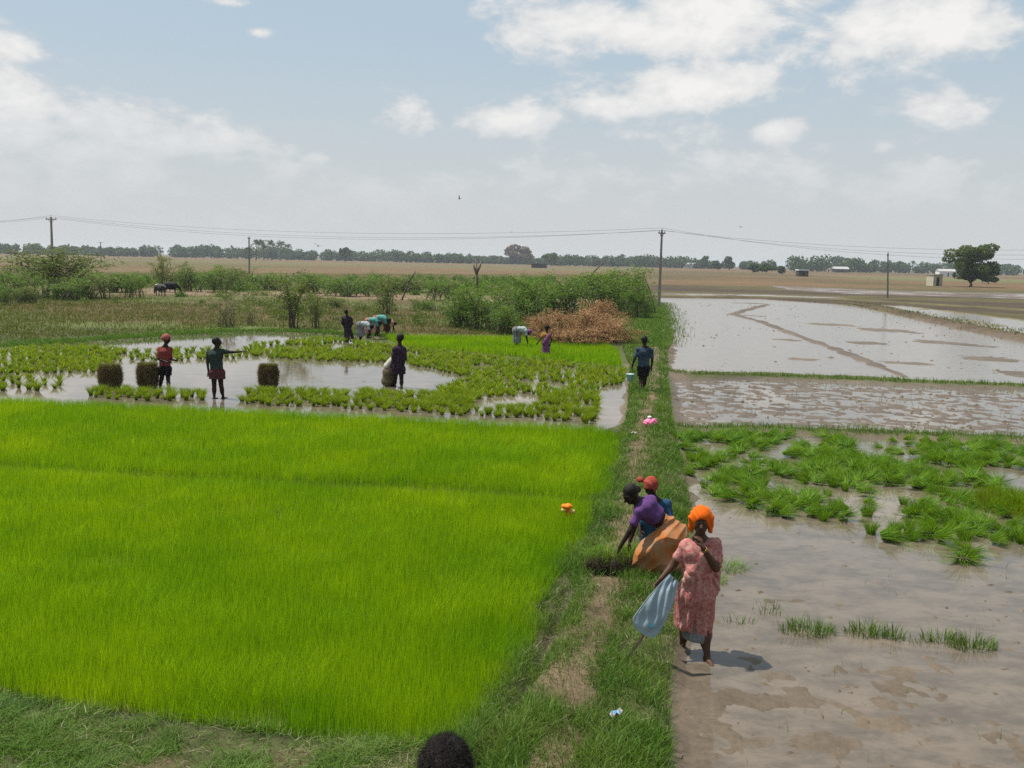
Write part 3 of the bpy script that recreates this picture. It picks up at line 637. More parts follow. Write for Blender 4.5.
# crumbs of mud and straw lying in the shallow water
rg = np.random.default_rng(14)
def crumbs(poly, dens, s0, s1, seed, label, name='mud_crumbs', flat=.5, mask=None):
    P = scatter(poly, lambda x, y: dens + 0 * x, seed); P = P[inview(P)]
    if mask is not None: P = P[mask(P)]
    rg = np.random.default_rng(seed); n = len(P); s = rg.uniform(0, 1, n) ** 3 * (s1 - s0) + s0
    base = np.array([[1, 0, 0], [0, 1, 0], [-1, 0, 0], [0, -1, 0], [0, 0, 1.]]); V = base[None] * rg.uniform(.5, 1.3, (n, 5, 1)); V = V * s[:, None, None] * np.array([1.5, 1, flat]); th = rg.uniform(0, 6.28, n)
    c_, s_ = np.cos(th)[:, None], np.sin(th)[:, None]; V = np.stack([V[..., 0] * c_ - V[..., 1] * s_, V[..., 0] * s_ + V[..., 1] * c_, V[..., 2]], -1) + np.column_stack([P, np.maximum(gz(P), WATER_Z) - .002])[:, None]
    b = np.arange(n)[:, None] * 5; T = np.concatenate([b + np.array(t_) for t_ in ((0, 1, 4), (1, 2, 4), (2, 3, 4), (3, 0, 4))])
    tag(link(name, mk(name, V.reshape(-1, 3), None, T), M['mud']), label, 'mud', kind='stuff')
M['mud'] = plain('wet_mud', (.085, .065, .045), (.15, .115, .08), 3, .6, 0)
crumbs(P_r1, 22, .006, .045, 501, 'dark crumbs of mud and straw in the shallow water near the woman in pink', mask=lambda P: fbm(P[:, 0] * .8, P[:, 1] * .8, 4, 52) > .5)
crumbs(P_r2, 9, .02, .09, 502, 'clods of turned mud standing out of the middle muddy plot')
crumbs(P_r3, .7, .03, .10, 503, 'small clods scattered over the wide sheet of water', mask=lambda P: fbm(P[:, 0] * .2, P[:, 1] * .2, 4, 53) > .5)
crumbs(P_bank, 26, .006, .03, 504, 'crumbs of soil on the footpath', mask=lambda P: line_dist(P, PATH) < .35)
# sparse stalks over the shallow plots
for poly, dn, hh, w, sd, lb in ((P_r1, 4.0, .10, .006, 511, 'scattered thin stalks poking out of the near muddy water'), (P_r2, 5, .16, .012, 512, 'thin stalks in the middle muddy plot')):
    P = scatter(poly, lambda x, y: dn + 0 * x, sd); P = P[inview(P)]; P = P[fbm(P[:, 0] * .7, P[:, 1] * .7, 3, sd) > .5]; rg = np.random.default_rng(sd); n = len(P)
    tag(link('stalks', blades(np.column_stack([P, np.full(n, -.05)]), hh * rg.uniform(.5, 1.4, n), w * rg.uniform(.6, 1.2, n), rg.uniform(.1, .7, n), None, 'stalks', seed=sd + 1), M['bank']), lb, 'grass', kind='stuff')

# ------------------------------------------------------------------ shrubs and trees
def bush_meshes(seed, w, h, nst, nleaf, leaf, feather=.12, arch=.6, start=.25, dense=1.0, name='foliage', twigs=6, foot=.16):
    """stems arching out of one foot; leaves in loose sprays along stems and twigs. unit: metres, foot at the origin"""
    rg = np.random.default_rng(seed); mb = MB(); pts = []; wts = []
    for i in range(nst):
        a = 2 * np.pi * (i + rg.uniform(-.4, .4)) / nst; R_ = w / 2 * rg.uniform(.25, 1.0); top = h * rg.uniform(.55, 1.0) * (1 - .35 * (R_ / (w / 2)) ** 2)
        t = np.linspace(0, 1, 7); out = R_ * (t ** 1.3); z = top * np.sin(t * np.pi / 2 * (1 + arch * .35)) / math.sin(np.pi / 2 * min(1, 1 + arch * .35))
        L = np.column_stack([out * math.cos(a), out * math.sin(a), np.clip(z, 0, None)]) + np.cumsum(rg.normal(0, .03 * h, (7, 3)), 0) * t[:, None] + np.array([rg.normal(0, foot * w), rg.normal(0, foot * w), 0])[None] * (1 - .5 * t[:, None]); L[0, 2] = -.05 * h
        L[:, 2] = np.maximum(L[:, 2], [-.05 * h] + [.03 * h] * 6)
        mb.tube(L, np.linspace(.011 * h, .003 * h, 7), 5)
        for j in range(twigs):
            f = rg.uniform(start, 1); k = min(int(f * 6), 5); p0 = L[k] * (1 - (f * 6 - k)) + L[k + 1] * (f * 6 - k) if k < 6 else L[-1]
            d = rg.normal(0, 1, 3); d[2] = abs(d[2]) * .7 + .15; d /= np.linalg.norm(d); ln = h * rg.uniform(.12, .32); p1 = p0 + d * ln + np.array([0, 0, -.03 * h])
            mb.tube([p0, (p0 + p1) / 2 + rg.normal(0, .02 * h, 3), p1], [.005 * h, .003 * h, .0015 * h], 4)
            pts.append((p0, p1)); wts.append(ln)
    wts = np.array(wts) / sum(wts); idx = rg.choice(len(pts), nleaf, p=wts); A = np.array([p[0] for p in pts])[idx]; B = np.array([p[1] for p in pts])[idx]
    tt = rg.uniform(0, 1, nleaf)[:, None]; spread = feather * h * (1.05 - tt * .75)
    P = A * (1 - tt) + B * tt + rg.normal(0, 1, (nleaf, 3)) * spread * .45; P[:, 2] = np.maximum(P[:, 2], .02 * h)
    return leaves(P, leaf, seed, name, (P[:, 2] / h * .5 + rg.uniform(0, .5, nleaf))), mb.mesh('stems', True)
def leaves(P, leaf, seed, name='foliage', tint=None, aspect=2.0):
    rg = np.random.default_rng(seed + 5); n = len(P); u = rg.normal(0, 1, (n, 3)); u /= np.linalg.norm(u, axis=1)[:, None]; v = np.cross(u, rg.normal(0, 1, (n, 3))); v /= np.linalg.norm(v, axis=1)[:, None]
    s = leaf * rg.uniform(.5, 1.4, n)[:, None]; u = u * s; v = v * s / aspect
    V = np.stack([P - u, P - v * .9, P + u, P + v], 1).reshape(-1, 3); b = np.arange(n)[:, None] * 4
    return mk(name, V, b + np.array([0, 1, 2, 3]), None, np.repeat(np.clip(rg.uniform(0, 1, n) if tint is None else tint, 0, 1), 4))
def shrub(name, meshes, px, py, wpx, hpx, label, mat, group=None, cat='shrub', rz=0, w0=1, h0=1, dz=0, stem_mat=None):
    g_ = G(px, py, .05); Y = g_[1]; k = Y / F * 1.0; o = empty(name, (g_[0], g_[1], ground_z(g_[0], g_[1]) + dz), rz); tag(o, label, cat, group)
    f = link('foliage', meshes[0], M[mat], o); s = link('stems', meshes[1], M[stem_mat or 'bark'], o)
    o.scale = (wpx * k / w0, wpx * k / w0, hpx * k / h0); return o
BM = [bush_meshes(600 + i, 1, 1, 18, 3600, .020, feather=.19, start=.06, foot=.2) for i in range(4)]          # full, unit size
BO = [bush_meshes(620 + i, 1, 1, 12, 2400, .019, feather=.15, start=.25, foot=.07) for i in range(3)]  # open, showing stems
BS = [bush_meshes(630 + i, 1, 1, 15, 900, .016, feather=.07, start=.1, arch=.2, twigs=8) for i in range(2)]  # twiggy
random.seed(3)
wide = bush_meshes(611, 1, 1, 18, 5600, .015, feather=.12, arch=.75, start=.25, twigs=10, foot=.1)
shrub('spreading_shrub', wide, 52, 297, 108, 50, 'wide feathery shrub spreading its branches in front of the crossarm pole', 'scrub2')
low = [(14, 300, 52, 32, 'leafy green shrub at the edge of the scrub beside the wide feathery one'), (95, 299, 58, 26, 'low green shrub just past the wide feathery one'), (136, 298, 26, 24, 'small dark round shrub short of the black cattle'), (118, 292, 60, 20, 'flat green shrub behind the small dark round one'),
       (62, 300, 50, 22, 'dark low shrub under the crossarm pole'), (32, 303, 40, 18, 'low shrub with shaded foot in front of the wide feathery one'), (5, 305, 26, 20, 'dark small shrub cut off by the edge of the photo'),
       (188, 291, 34, 26, 'bright green shrub just beyond the black cattle'), (214, 292, 46, 26, 'brownish-footed green shrub between cattle and the thin pole'), (238, 290, 40, 24, 'green shrub at the foot of the thin pole'), (268, 290, 44, 18, 'low shrub past the foot of the thin pole'),
       (312, 293, 44, 20, 'low shrub behind the bush with bare dark stems'), (352, 296, 54, 20, 'broad flat shrub above the standing person in dark clothes'), (405, 292, 60, 16, 'flat low shrub under the small lone far tree'), (440, 300, 44, 22, 'low shrub at the near end of the green thicket'), (372, 291, 40, 14, 'thin low shrub on the scrub skyline'), (425, 310, 30, 12, 'tiny shrub on bare reddish ground'), (330, 308, 30, 12, 'small tufted shrub in the fallow field')]
for i, (px, py, w, h, lb) in enumerate(low):
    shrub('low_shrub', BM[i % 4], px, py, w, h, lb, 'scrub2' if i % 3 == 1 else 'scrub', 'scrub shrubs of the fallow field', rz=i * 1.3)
shrub('sapling_shrub', BO[0], 163, 292, 36, 34, 'pale open shrub with upright sprigs above the black cattle', 'scrub2')
shrub('twiggy_shrub', BS[0], 228, 327, 34, 28, 'small dark twiggy shrub at the edge of the flooded plot', 'scrub2')
shrub('twiggy_shrub', BS[1], 250, 325, 20, 16, 'thin brownish twigs beside the small dark twiggy shrub', 'scrub2')
shrub('open_bush', BO[1], 291, 329, 60, 50, 'open olive bush with bare dark stems behind the pond', 'scrub2')
shrub('open_bush', BO[2], 316, 329, 30, 34, 'slender stemmed bush touching the open olive bush', 'scrub2')
shrub('open_bush', BO[0], 387, 315, 36, 36, 'olive bush behind the bending women in turquoise', 'scrub2', rz=2)
th = [(462, 327, 46, 38, 'end bush of the thicket next to the bare snag'), (492, 330, 60, 46, 'full green bush of the thicket above the person bending in the white top'), (522, 324, 56, 46, 'green bush of the thicket right of the bare snag'),
      (555, 318, 62, 42, 'green bush behind the middle of the dry brush'), (590, 314, 62, 42, 'green bush above the top of the dry brush'), (622, 312, 54, 42, 'dark green bush rising over the end of the dry brush'), (638, 318, 30, 36, 'narrow green bush leaning over the muddy bund'), (508, 334, 40, 28, 'low front bush of the thicket by the dry brush')]
for i, (px, py, w, h, lb) in enumerate(th):
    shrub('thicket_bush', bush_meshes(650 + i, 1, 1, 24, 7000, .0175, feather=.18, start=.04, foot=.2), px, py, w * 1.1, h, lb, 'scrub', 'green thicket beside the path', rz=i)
shrub('sprouting_shrub', bush_meshes(671, 1, 1, 7, 420, .022, feather=.07, start=.5, arch=0, twigs=5), 627, 300, 50, 32, 'long leafy shoots sticking out above the thicket near the lone pole', 'scrub')
# bare snag and dead limbs
def bare(name, pts_px, Y, r, label):
    mb = MB()
    base = AT(pts_px[0][0][0], pts_px[0][0][1], Y)
    for L in pts_px:
        P = np.array([AT(a, b, Y) - base for a, b in L]); P[:, 1] += np.linspace(0, .4, len(P)); mb.tube(P, np.linspace(r, r * .45, len(P)), 7)
    return tag(mb.build(name, M['bark'], None, True, base), label, 'dead tree')
bare('dead_snag', [[(478, 300), (477, 280), (476, 258)], [(477, 274), (474, 267), (473, 263)], [(477, 272), (480, 266), (481, 261)]], 88, .13, 'bare broken snag standing over the thicket')
bare('dead_branch', [[(586, 290), (592, 274), (600, 266), (606, 261)]], 74, .08, 'bare grey branch poking from the middle of the thicket')
bare('dead_branch', [[(402, 300), (408, 283), (413, 276)], [(408, 283), (415, 272), (414, 270)]], 88, .08, 'forked bare branch above the scrub between the far tree and the thicket')
# dry brushwood
M['straw_wood'] = plain('dry_twig', (.24, .13, .06), (.34, .22, .12), 2, .9)
for i, (px, py, w, h, lb) in enumerate([(588, 341, 80, 30, 'biggest dry orange-brown brush, in front of the middle of the thicket'), (556, 342, 58, 32, 'dry brown brush behind the woman in violet'), (612, 343, 50, 24, 'low dry brush sloping down to the path'), (575, 345, 80, 20, 'spread-out dry twigs along the front of the brushwood'), (538, 338, 36, 22, 'small dry brown brush beside the stooping person in white'), (600, 332, 54, 32, 'dry brush mixed with green leaves at the back of the brushwood')]):
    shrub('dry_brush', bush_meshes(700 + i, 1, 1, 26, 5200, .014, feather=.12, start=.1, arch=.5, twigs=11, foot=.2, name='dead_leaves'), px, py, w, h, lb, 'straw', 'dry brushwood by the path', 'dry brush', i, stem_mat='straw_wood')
# low ground cover between the shrubs
def cover(name, poly, n, seed, label, mat, s0, s1, leaf, thr=.5):
    rg = np.random.default_rng(seed); Q = scatter(poly, lambda x, y: n + 0 * x, seed); Q = Q[inview(Q)]; Q = Q[fbm(Q[:, 0] * .12, Q[:, 1] * .09, 3, seed) > thr]; P = []; ti = []; z = gz(Q)
    for q, z_ in zip(Q, z):
        w = rg.uniform(s0, s1); h = w * rg.uniform(.35, .75); m_ = int(150 * w + 30); v = rg.normal(0, 1, (m_, 3)); v /= np.linalg.norm(v, axis=1)[:, None]; v *= rg.uniform(.4, 1.1, (m_, 1)); v[:, 2] = abs(v[:, 2]); P.append(np.array([q[0], q[1], z_]) + v * (w / 2, w / 2, h)); ti.append(np.clip(rg.uniform(0, .6) + rg.uniform(-.2, .4, m_), 0, 1))
    print(name, len(Q)); return tag(link(name, leaves(np.concatenate(P), leaf, seed, name, np.concatenate(ti)), M[mat]), label, 'ground cover', kind='stuff')
cover('scrub_cover', gp([(-60, 308), (60, 303), (200, 296), (330, 294), (450, 294), (460, 330), (330, 326), (250, 318), (160, 300), (-60, 320)]), .16, 741, 'patchy low green scrub covering the fallow field between the bushes', 'scrub2', .5, 1.5, .06, .42)
cover('scrub_cover', gp([(-60, 300), (200, 298), (450, 297), (640, 300), (640, 279), (300, 279), (-60, 279)]), .05, 743, 'green belt of low scrub along the front of the stubble fields', 'scrub', .9, 2.6, .11, .40)

def tree(name, label, px, py, hpx, wpx, mat, seed, trunk=.3, cat='tree', group=None, nl=1600, leafpx=1.3, clusters=14, Y=None, lob=.28, dead=False, off=0.0):
    g_ = G(px, py, 0) if Y is None else AT(px, py, Y); Y = g_[1]; k = Y / F; H_, W_ = hpx * k, wpx * k; rg = np.random.default_rng(seed)
    o = empty(name, (g_[0], g_[1], 0)); tag(o, label, cat, group); mb = MB(); P = []; ti = []
    th_ = H_ * trunk; r0 = .028 * H_; mb.tube([(0, 0, -.2), (.02 * W_, 0, th_ * .6), (off * W_ * .3, 0, th_)], [r0 * 1.3, r0, r0 * .8], 8)
    for j in range(clusters):
        a = rg.uniform(0, 6.28); rad = rg.uniform(.1, .78) ** .8; zc = th_ + (H_ - th_) * rg.uniform(.12, .86); env = math.sqrt(max(.05, 1 - ((zc - th_) / (H_ - th_) * 1.7 - .75) ** 2)); cx_, cy_ = rad * env * math.cos(a) * W_ / 2, rad * env * math.sin(a) * W_ / 2
        mb.tube([(off * W_ * .3, 0, th_ * .9), (cx_ * .5, cy_ * .5, (th_ + zc) / 2 + .04 * H_), (cx_, cy_, zc)], [r0 * .55, r0 * .3, r0 * .12], 5)
        m_ = nl // clusters; q = rg.normal(0, 1, (m_, 3)); q /= np.linalg.norm(q, axis=1)[:, None]; q *= rg.uniform(.35, 1.0, (m_, 1)) ** .5; s = rg.uniform(.7, 1.25)
        P.append(np.array([cx_, cy_, zc]) + q * np.array([W_ * lob * .75, W_ * lob * .75, (H_ - th_) * lob * .62]) * s); ti.append(np.clip(rg.uniform(0, .6) + rg.uniform(-.2, .4, m_), 0, 1))
    mb.build('trunk', M['bark'], o, True); link('crown', leaves(np.concatenate(P), leafpx * k, seed, 'crown', np.concatenate(ti), 1.5), M[mat], o); return o
tree('broad_tree', 'big broad dark green tree standing alone beside the cream pump house', 970, 287, 45, 58, 'mid_leaf', 821, trunk=.10, nl=13000, leafpx=1.0, clusters=42, lob=.16)
tree('small_tree', 'dark shrub-like tree tucked under the side of the big broad tree', 988, 284, 17, 24, 'dark_leaf', 802, trunk=.1, nl=1500, clusters=10)
tree('russet_tree', 'lone reddish-brown round tree on the far stubble', 518, 264.5, 19, 27, 'russet', 803, trunk=.25, nl=2200, clusters=16)
tree('olive_tree', 'small olive tree beside the reddish-brown one', 551, 266, 13, 18, 'scrub2', 804, nl=1200)
tree('lone_tree', 'single bushy tree rising from the empty stubble field', 345, 262, 14, 13, 'dark_leaf', 805, trunk=.35, nl=1200)
tree('far_tree', 'tiny dark tree near the short far pole', 109, 256, 9, 8, 'dark_leaf', 806, nl=500)
for i, (px, py, h, w, lb) in enumerate([(704, 269, 13, 11, 'dark far tree, first of the row past the lone pole'), (729, 270, 14, 9, 'pale-topped far tree, second of the row'), (753, 273, 9, 14, 'rounded shrub-like far tree behind the mud plots'), (766, 273.5, 10, 16, 'widest of the low far trees behind the mud plots'), (781, 274, 8, 12, 'low far tree next to the white shed'), (716, 270, 9, 14, 'low wide far tree in the row'), (840, 271, 14, 24, 'tall domed far tree by the pale roofed house'), (852, 272, 12, 24, 'domed far tree beside the tall domed one'), (823, 271, 11, 16, 'small domed far tree on the other side of the roof'), (898, 273, 12, 20, 'far grove tree between the palms and the leaning pole')]):
    tree('far_tree', lb, px, py, h, w, 'dark_leaf', 810 + i, nl=700, group='far trees', trunk=.15)
def palm(px, py, hpx, seed, label, group, Y=None, droop=1.0):
    g_ = G(px, py, 0) if Y is None else AT(px, py, Y); k = g_[1] / F; H_ = hpx * k; rg = np.random.default_rng(seed); o = empty('palm_tree', (g_[0], g_[1], 0)); tag(o, label, 'palm tree', group); mb = MB(); lx = rg.normal(0, .06) * H_
    mb.tube([(0, 0, -.2), (lx * .3, 0, H_ * .45), (lx, 0, H_ * .8)], [.03 * H_, .022 * H_, .018 * H_], 7); mb.build('trunk', M['bark'], o, True); V = []; P = []
    for j in range(22):
        a = rg.uniform(0, 6.28); e = rg.uniform(-.5, 1.2); L = H_ * rg.uniform(.22, .33); t = rg.uniform(0, 1, 46); x = np.sin(t * 1.3) * L * math.cos(e) + .02; z = t * L * math.sin(e) - .5 * droop * (t ** 2) * L
        P.append(np.column_stack([lx + x * math.cos(a), x * math.sin(a), H_ * .8 + z]) + rg.normal(0, .018 * H_, (46, 3)))
    link('crown', leaves(np.concatenate(P), .028 * H_, seed, 'crown', None, 3), M['dark_leaf'], o)
for i, (px, h, lb) in enumerate([(256, 22, 'tallest palm at the start of the clump beside the thin pole'), (264, 22, 'second palm of the clump'), (272, 21, 'palm in the middle of the clump'), (280, 21, 'palm in the clump with its trunk showing'), (288, 18, 'last palm of the clump on the open side'), (268, 17, 'shorter palm hidden inside the clump'), (250, 14, 'short palm just touching the thin pole')]):
    palm(px, 260.5, h, 830 + i, lb, 'palm clump beside the thin pole')
for i, (px, h, lb) in enumerate([(871, 14, 'lone far palm with a thin trunk near the leaning pole'), (882, 13, 'far palm beside the lone one'), (912, 13, 'far palm past the leaning pole'), (794, 12, 'far palm above the white shed')]):
    palm(px, 273, h, 850 + i, lb, 'far palms on the right skyline')
# far woods along the skyline
def wood(segs, label, seed, gap=.0):
    rg = np.random.default_rng(seed); P = []; ti = []
    for (x0, x1, hp, Y, var) in segs:
        px = x0
        while px < x1:
            hh = hp * rg.uniform(1 - var, 1 + var) * (.8 + .4 * float(fbm(np.array([px * .03]), np.array([1.0 * seed]), 3, 5)[0])); b = AT(px, 261 + .0215 * (px - 512), Y); k = Y / F; w = hh * k * rg.uniform(.5, .9); m_ = 210
            q = rg.normal(0, 1, (m_, 3)); q /= np.linalg.norm(q, axis=1)[:, None]; q *= rg.uniform(.5, 1, (m_, 1)); P.append(np.array([b[0], Y + rg.uniform(-30, 60), hh * k * .45]) + q * np.array([w * .7, w * .7, hh * k * .45])); ti.append(np.full(m_, rg.uniform(0, .7)))
            px += hh * (rg.uniform(.10, .3) if rg.uniform() > gap else rg.uniform(.8, 2.2))
    return tag(link('far_wood', leaves(np.concatenate(P), 1.05, seed, 'far_wood', np.concatenate(ti), 1.2), M['dark_leaf']), label, 'wood', kind='stuff')
wood([(-120, 150, 9, 1000, .35), (150, 300, 12.5, 1050, .18), (296, 470, 10.5, 1050, .25)], 'dark line of far woods along the skyline over the stubble', 901)
wood([(470, 560, 7, 1150, .4), (555, 690, 12, 1050, .25), (470, 700, 7, 1300, .3)], 'blue-grey far woods behind the thicket', 902)
wood([(690, 800, 9.5, 1050, .4), (795, 905, 12, 950, .5), (900, 1150, 10.5, 1050, .4)], 'far woods along the skyline past the lone pole', 903, .07)

# ------------------------------------------------------------------ poles and wires
M['concrete'] = plain('pole_concrete', (.20, .18, .16), (.26, .24, .21), 3, .85, .2)
M['iron'] = plain('dark_iron', (.06, .055, .05), (.09, .08, .07), 5, .6)
M['ceramic'] = plain('insulator', (.35, .32, .30), None, 5, .3)
M['wire'] = plain('wire', (.10, .10, .10), None, 5, .6)
def pole(px, ptop, Y, r, label, arm=1.0, az_=0.0, lean=0, ins=True, H_=None, name='power_pole', arms=(0.25,)):
    top = AT(px, ptop, Y); gz_ = ground_z(top[0], Y); o = empty(name, (top[0] - lean, Y, gz_ - .02)); tag(o, label, 'power pole', 'power poles'); hgt = top[2] - gz_
    mb = MB(); mb.tube([(0, 0, -.1), (lean * .5, 0, hgt * .5), (lean, 0, hgt)], [r, r * .85, r * .65], 4 if r > .1 else 8); mb.build('post', M['concrete'], o)
    c_, s_ = math.cos(az_), math.sin(az_); R_ = np.array([[c_, -s_, 0], [s_, c_, 0], [0, 0, 1]]); tops = []
    for a_ in arms:
        mb = MB(); mb.box((lean, 0, hgt - a_), (arm * 2, .09, .09), R_); mb.tube([(lean - arm * .55 * c_, -arm * .55 * s_, hgt - a_), (lean, 0, hgt - a_ - .5)], .02, 5); mb.tube([(lean + arm * .55 * c_, arm * .55 * s_, hgt - a_), (lean, 0, hgt - a_ - .5)], .02, 5); mb.build('crossarm', M['iron'], o)
        for s2 in (-1, 1):
            p_ = np.array([lean + s2 * (arm - .08) * c_, s2 * (arm - .08) * s_, hgt - a_ + .05]); m2 = MB(); m2.tube([p_, p_ + (0, 0, .07), p_ + (0, 0, .1), p_ + (0, 0, .2)], [.02, .05, .03, .045], 8); m2.build('insulator', M['ceramic'], o, True); tops.append(p_ + (0, 0, .2))
    m2 = MB(); p_ = np.array([lean, 0, hgt]); m2.tube([p_, p_ + (0, 0, .07), p_ + (0, 0, .1), p_ + (0, 0, .2)], [.02, .05, .03, .045], 8); m2.build('insulator', M['ceramic'], o, True); tops.append(p_ + (0, 0, .2))
    return [np.array(o.location) + t_ for t_ in tops]
A1 = pole(51, 217, 117, .17, 'tall concrete pole with a wide crossarm behind the feathery shrub', .62, 0)
B1 = pole(662, 230, 88, .16, 'lone tall concrete pole at the corner of the wide sheet of water', .38, .5)
C1 = pole(888, 253, 131, .17, 'dark slightly leaning pole standing in the muddy plots', .18, .6, lean=-.35)
D1 = pole(249, 237, 200, .2, 'thin pole beside the palm clump', .3, .4)
E1 = pole(100.5, 242, 400, .22, 'short far pole with a crossarm on the stubble field', .9, .2)
F1 = pole(118, 246, 620, .25, 'smallest faint pole on the skyline beside the short far pole', 1.0, .2)
def wire(a, b, sag, r, label, group):
    a, b = np.array(a), np.array(b); t = np.linspace(0, 1, 32)[:, None]; P = a * (1 - t) + b * t; P[:, 2] -= 4 * sag * (t * (1 - t))[:, 0]; mb = MB(); c_ = P[0].copy(); mb.tube(P - c_, r, 5); tag(mb.build('overhead_wire', M['wire'], None, True, c_), label, 'wire', group)
names = ['near end', 'far end', 'top']
g1 = 'wires between the crossarm pole and the lone pole'
LV = ['lowest', 'middle', 'topmost']
for i in range(3): wire(A1[i], B1[i], 1.15 + .2 * (2 - i), .010, LV[i] + ' of three sagging wires between the crossarm pole and the lone pole', g1)
EX = AT(1160, 247, 75)
for i in range(3): wire(B1[i], EX + np.array([0, i * .7, -.35 * i]), .8 + .15 * i, .009, ['top', 'second', 'bottom'][i] + ' wire from the lone pole over the mud plots past the broad tree', 'wires beyond the lone pole')
EL = AT(-140, 214, 150)
for i in range(3): wire(A1[i], EL + np.array([0, i * .6, -.3 * i]), .9, .010, ['top', 'second', 'bottom'][i] + ' wire leaving the crossarm pole away from the lone pole', 'wires before the crossarm pole')
# ------------------------------------------------------------------ small far buildings
M['cream'] = plain('cream_plaster', (.55, .50, .38), (.45, .41, .31), 1.2, .9, .1)
M['white'] = plain('whitewash', (.72, .72, .70), (.6, .6, .58), 1.5, .9)
M['dark'] = plain('dark_opening', (.03, .03, .03), None, 2, .9)
M['roof'] = plain('grey_roof', (.42, .42, .42), (.32, .31, .30), 2, .8)
M['brown'] = plain('weathered_brown', (.07, .055, .045), None, 2, .9)
def house(name, label, px, py, w, d, h, wall, roof, rz=0, roofh=.12, over=.15, door=True, Y=None, gable=0.0, cat='building'):
    g_ = G(px, py, 0) if Y is None else AT(px, py, Y); o = empty(name, (g_[0], g_[1], 0), rz); tag(o, label, cat)
    mb = MB()
    T = .15
    mb.box((-w / 2 + T / 2, 0, h / 2), (T, d, h)); mb.box((w / 2 - T / 2, 0, h / 2), (T, d, h)); mb.box((0, d / 2 - T / 2, h / 2), (w - 2 * T, T, h))
    dw = min(.9, w * .32); dh = min(2.1, h * .8); s = (w - 2 * T - dw) / 2
    if door: mb.box((-dw / 2 - s / 2, -d / 2 + T / 2, h / 2), (s, T, h)); mb.box((dw / 2 + s / 2, -d / 2 + T / 2, h / 2), (s, T, h)); mb.box((0, -d / 2 + T / 2, (h + dh) / 2), (dw, T, h - dh))
    else: mb.box((0, -d / 2 + T / 2, h / 2), (w - 2 * T, T, h))
    mb.build('wall', M[wall], o)
    if door: m2 = MB(); m2.box((0, -d / 2 + T * .6, dh / 2), (dw, .05, dh)); m2.build('door', M['dark'], o)
    m3 = MB()
    if gable:
        W2, D2 = w / 2 + over, d / 2 + over; V = [(-W2, -D2, h + .01), (W2, -D2, h + .01), (W2, D2, h + .01), (-W2, D2, h + .01), (-W2, 0, h + gable), (W2, 0, h + gable)]; m3.add(V, [(0, 1, 5, 4), (2, 3, 4, 5), (3, 2, 1, 0)], [(0, 4, 3), (1, 2, 5)])
    else: m3.box((0, 0, h + roofh / 2 + .005), (w + 2 * over, d + 2 * over, roofh))
    m3.build('roof', M[roof], o); return o
ph = house('pump_house', 'small cream pump house with a dark doorway beside the big broad tree', 934, 286, 2.7, 2.3, 2.7, 'cream', 'cream', .35)
wb = MB(); g_ = G(934, 286.5, 0); 
house('white_shed', 'small white-roofed shed open in front, standing alone on the far field', 802, 276.5, 4.2, 3, 2.4, 'brown', 'white', .1, .5, .2)
house('farm_house', 'low pale-roofed farm house among the domed far trees', 840, 272.5, 12, 7, 3, 'brown', 'roof', .05, over=.6, gable=2.0)
house('far_house', 'pale whitish house showing behind the big broad tree', 946, 276.5, 11, 6, 3.2, 'white', 'roof', .0, gable=1.4)
house('far_house', 'faint white house on the skyline just past the lone pole', 692, 268.5, 16, 8, 4, 'white', 'roof', .1, gable=2)
house('dark_hut', 'dark flat hut between the reddish-brown tree and the olive tree', 539, 268, 9, 5, 2.4, 'brown', 'brown', .05)
# meter box on the leaning pole's field: small pale notice behind the pole
# ------------------------------------------------------------------ people: one smooth surface grown round each skeleton
def surface_nets(V, o, h):
    ins = V < 0; nx, ny, nz = V.shape
    c = [V[i:nx - 1 + i, j:ny - 1 + j, k:nz - 1 + k] for i in (0, 1) for j in (0, 1) for k in (0, 1)]
    s = sum((a < 0).astype(np.int8) for a in c); mix = (s > 0) & (s < 8); idx = -np.ones(mix.shape, np.int64); n = int(mix.sum()); idx[mix] = np.arange(n)
    I = np.argwhere(mix).astype(float); c = [a[mix] for a in c]; offs = np.array([(i, j, k) for i in (0, 1) for j in (0, 1) for k in (0, 1)], float)
    acc = np.zeros((n, 3)); cnt = np.zeros(n)
    for a in range(8):
        for ax in (4, 2, 1):
            if a & ax: continue
            b = a | ax; va, vb = c[a], c[b]; m = (va < 0) != (vb < 0); t = va[m] / (va[m] - vb[m]); acc[m] += offs[a] + t[:, None] * (offs[b] - offs[a]); cnt[m] += 1
    P = (I + acc / cnt[:, None]) * h + o; Q = []
    for ax in range(3):
        u, v = [(1, 2), (2, 0), (0, 1)][ax]; sl = [slice(None)] * 3; sh_ = [slice(None)] * 3; sl[ax] = slice(0, -1); sh_[ax] = slice(1, None)
        E = np.argwhere(ins[tuple(sl)] != ins[tuple(sh_)]); E = E[(E[:, u] > 0) & (E[:, v] > 0) & (E[:, u] < V.shape[u] - 1) & (E[:, v] < V.shape[v] - 1)]
        eu = np.eye(3, dtype=int)[u]; ev = np.eye(3, dtype=int)[v]
        q = np.stack([idx[tuple((E - d).T)] for d in (eu + ev, ev, 0 * eu, eu)], 1); f = ins[tuple(E.T)]; q[~f] = q[~f][:, ::-1]; Q.append(q)
    return P, np.concatenate(Q)
def smin(a, b, k):
    h = np.clip(.5 + .5 * (b - a) / k, 0, 1); return b * (1 - h) + a * h - k * h * (1 - h)
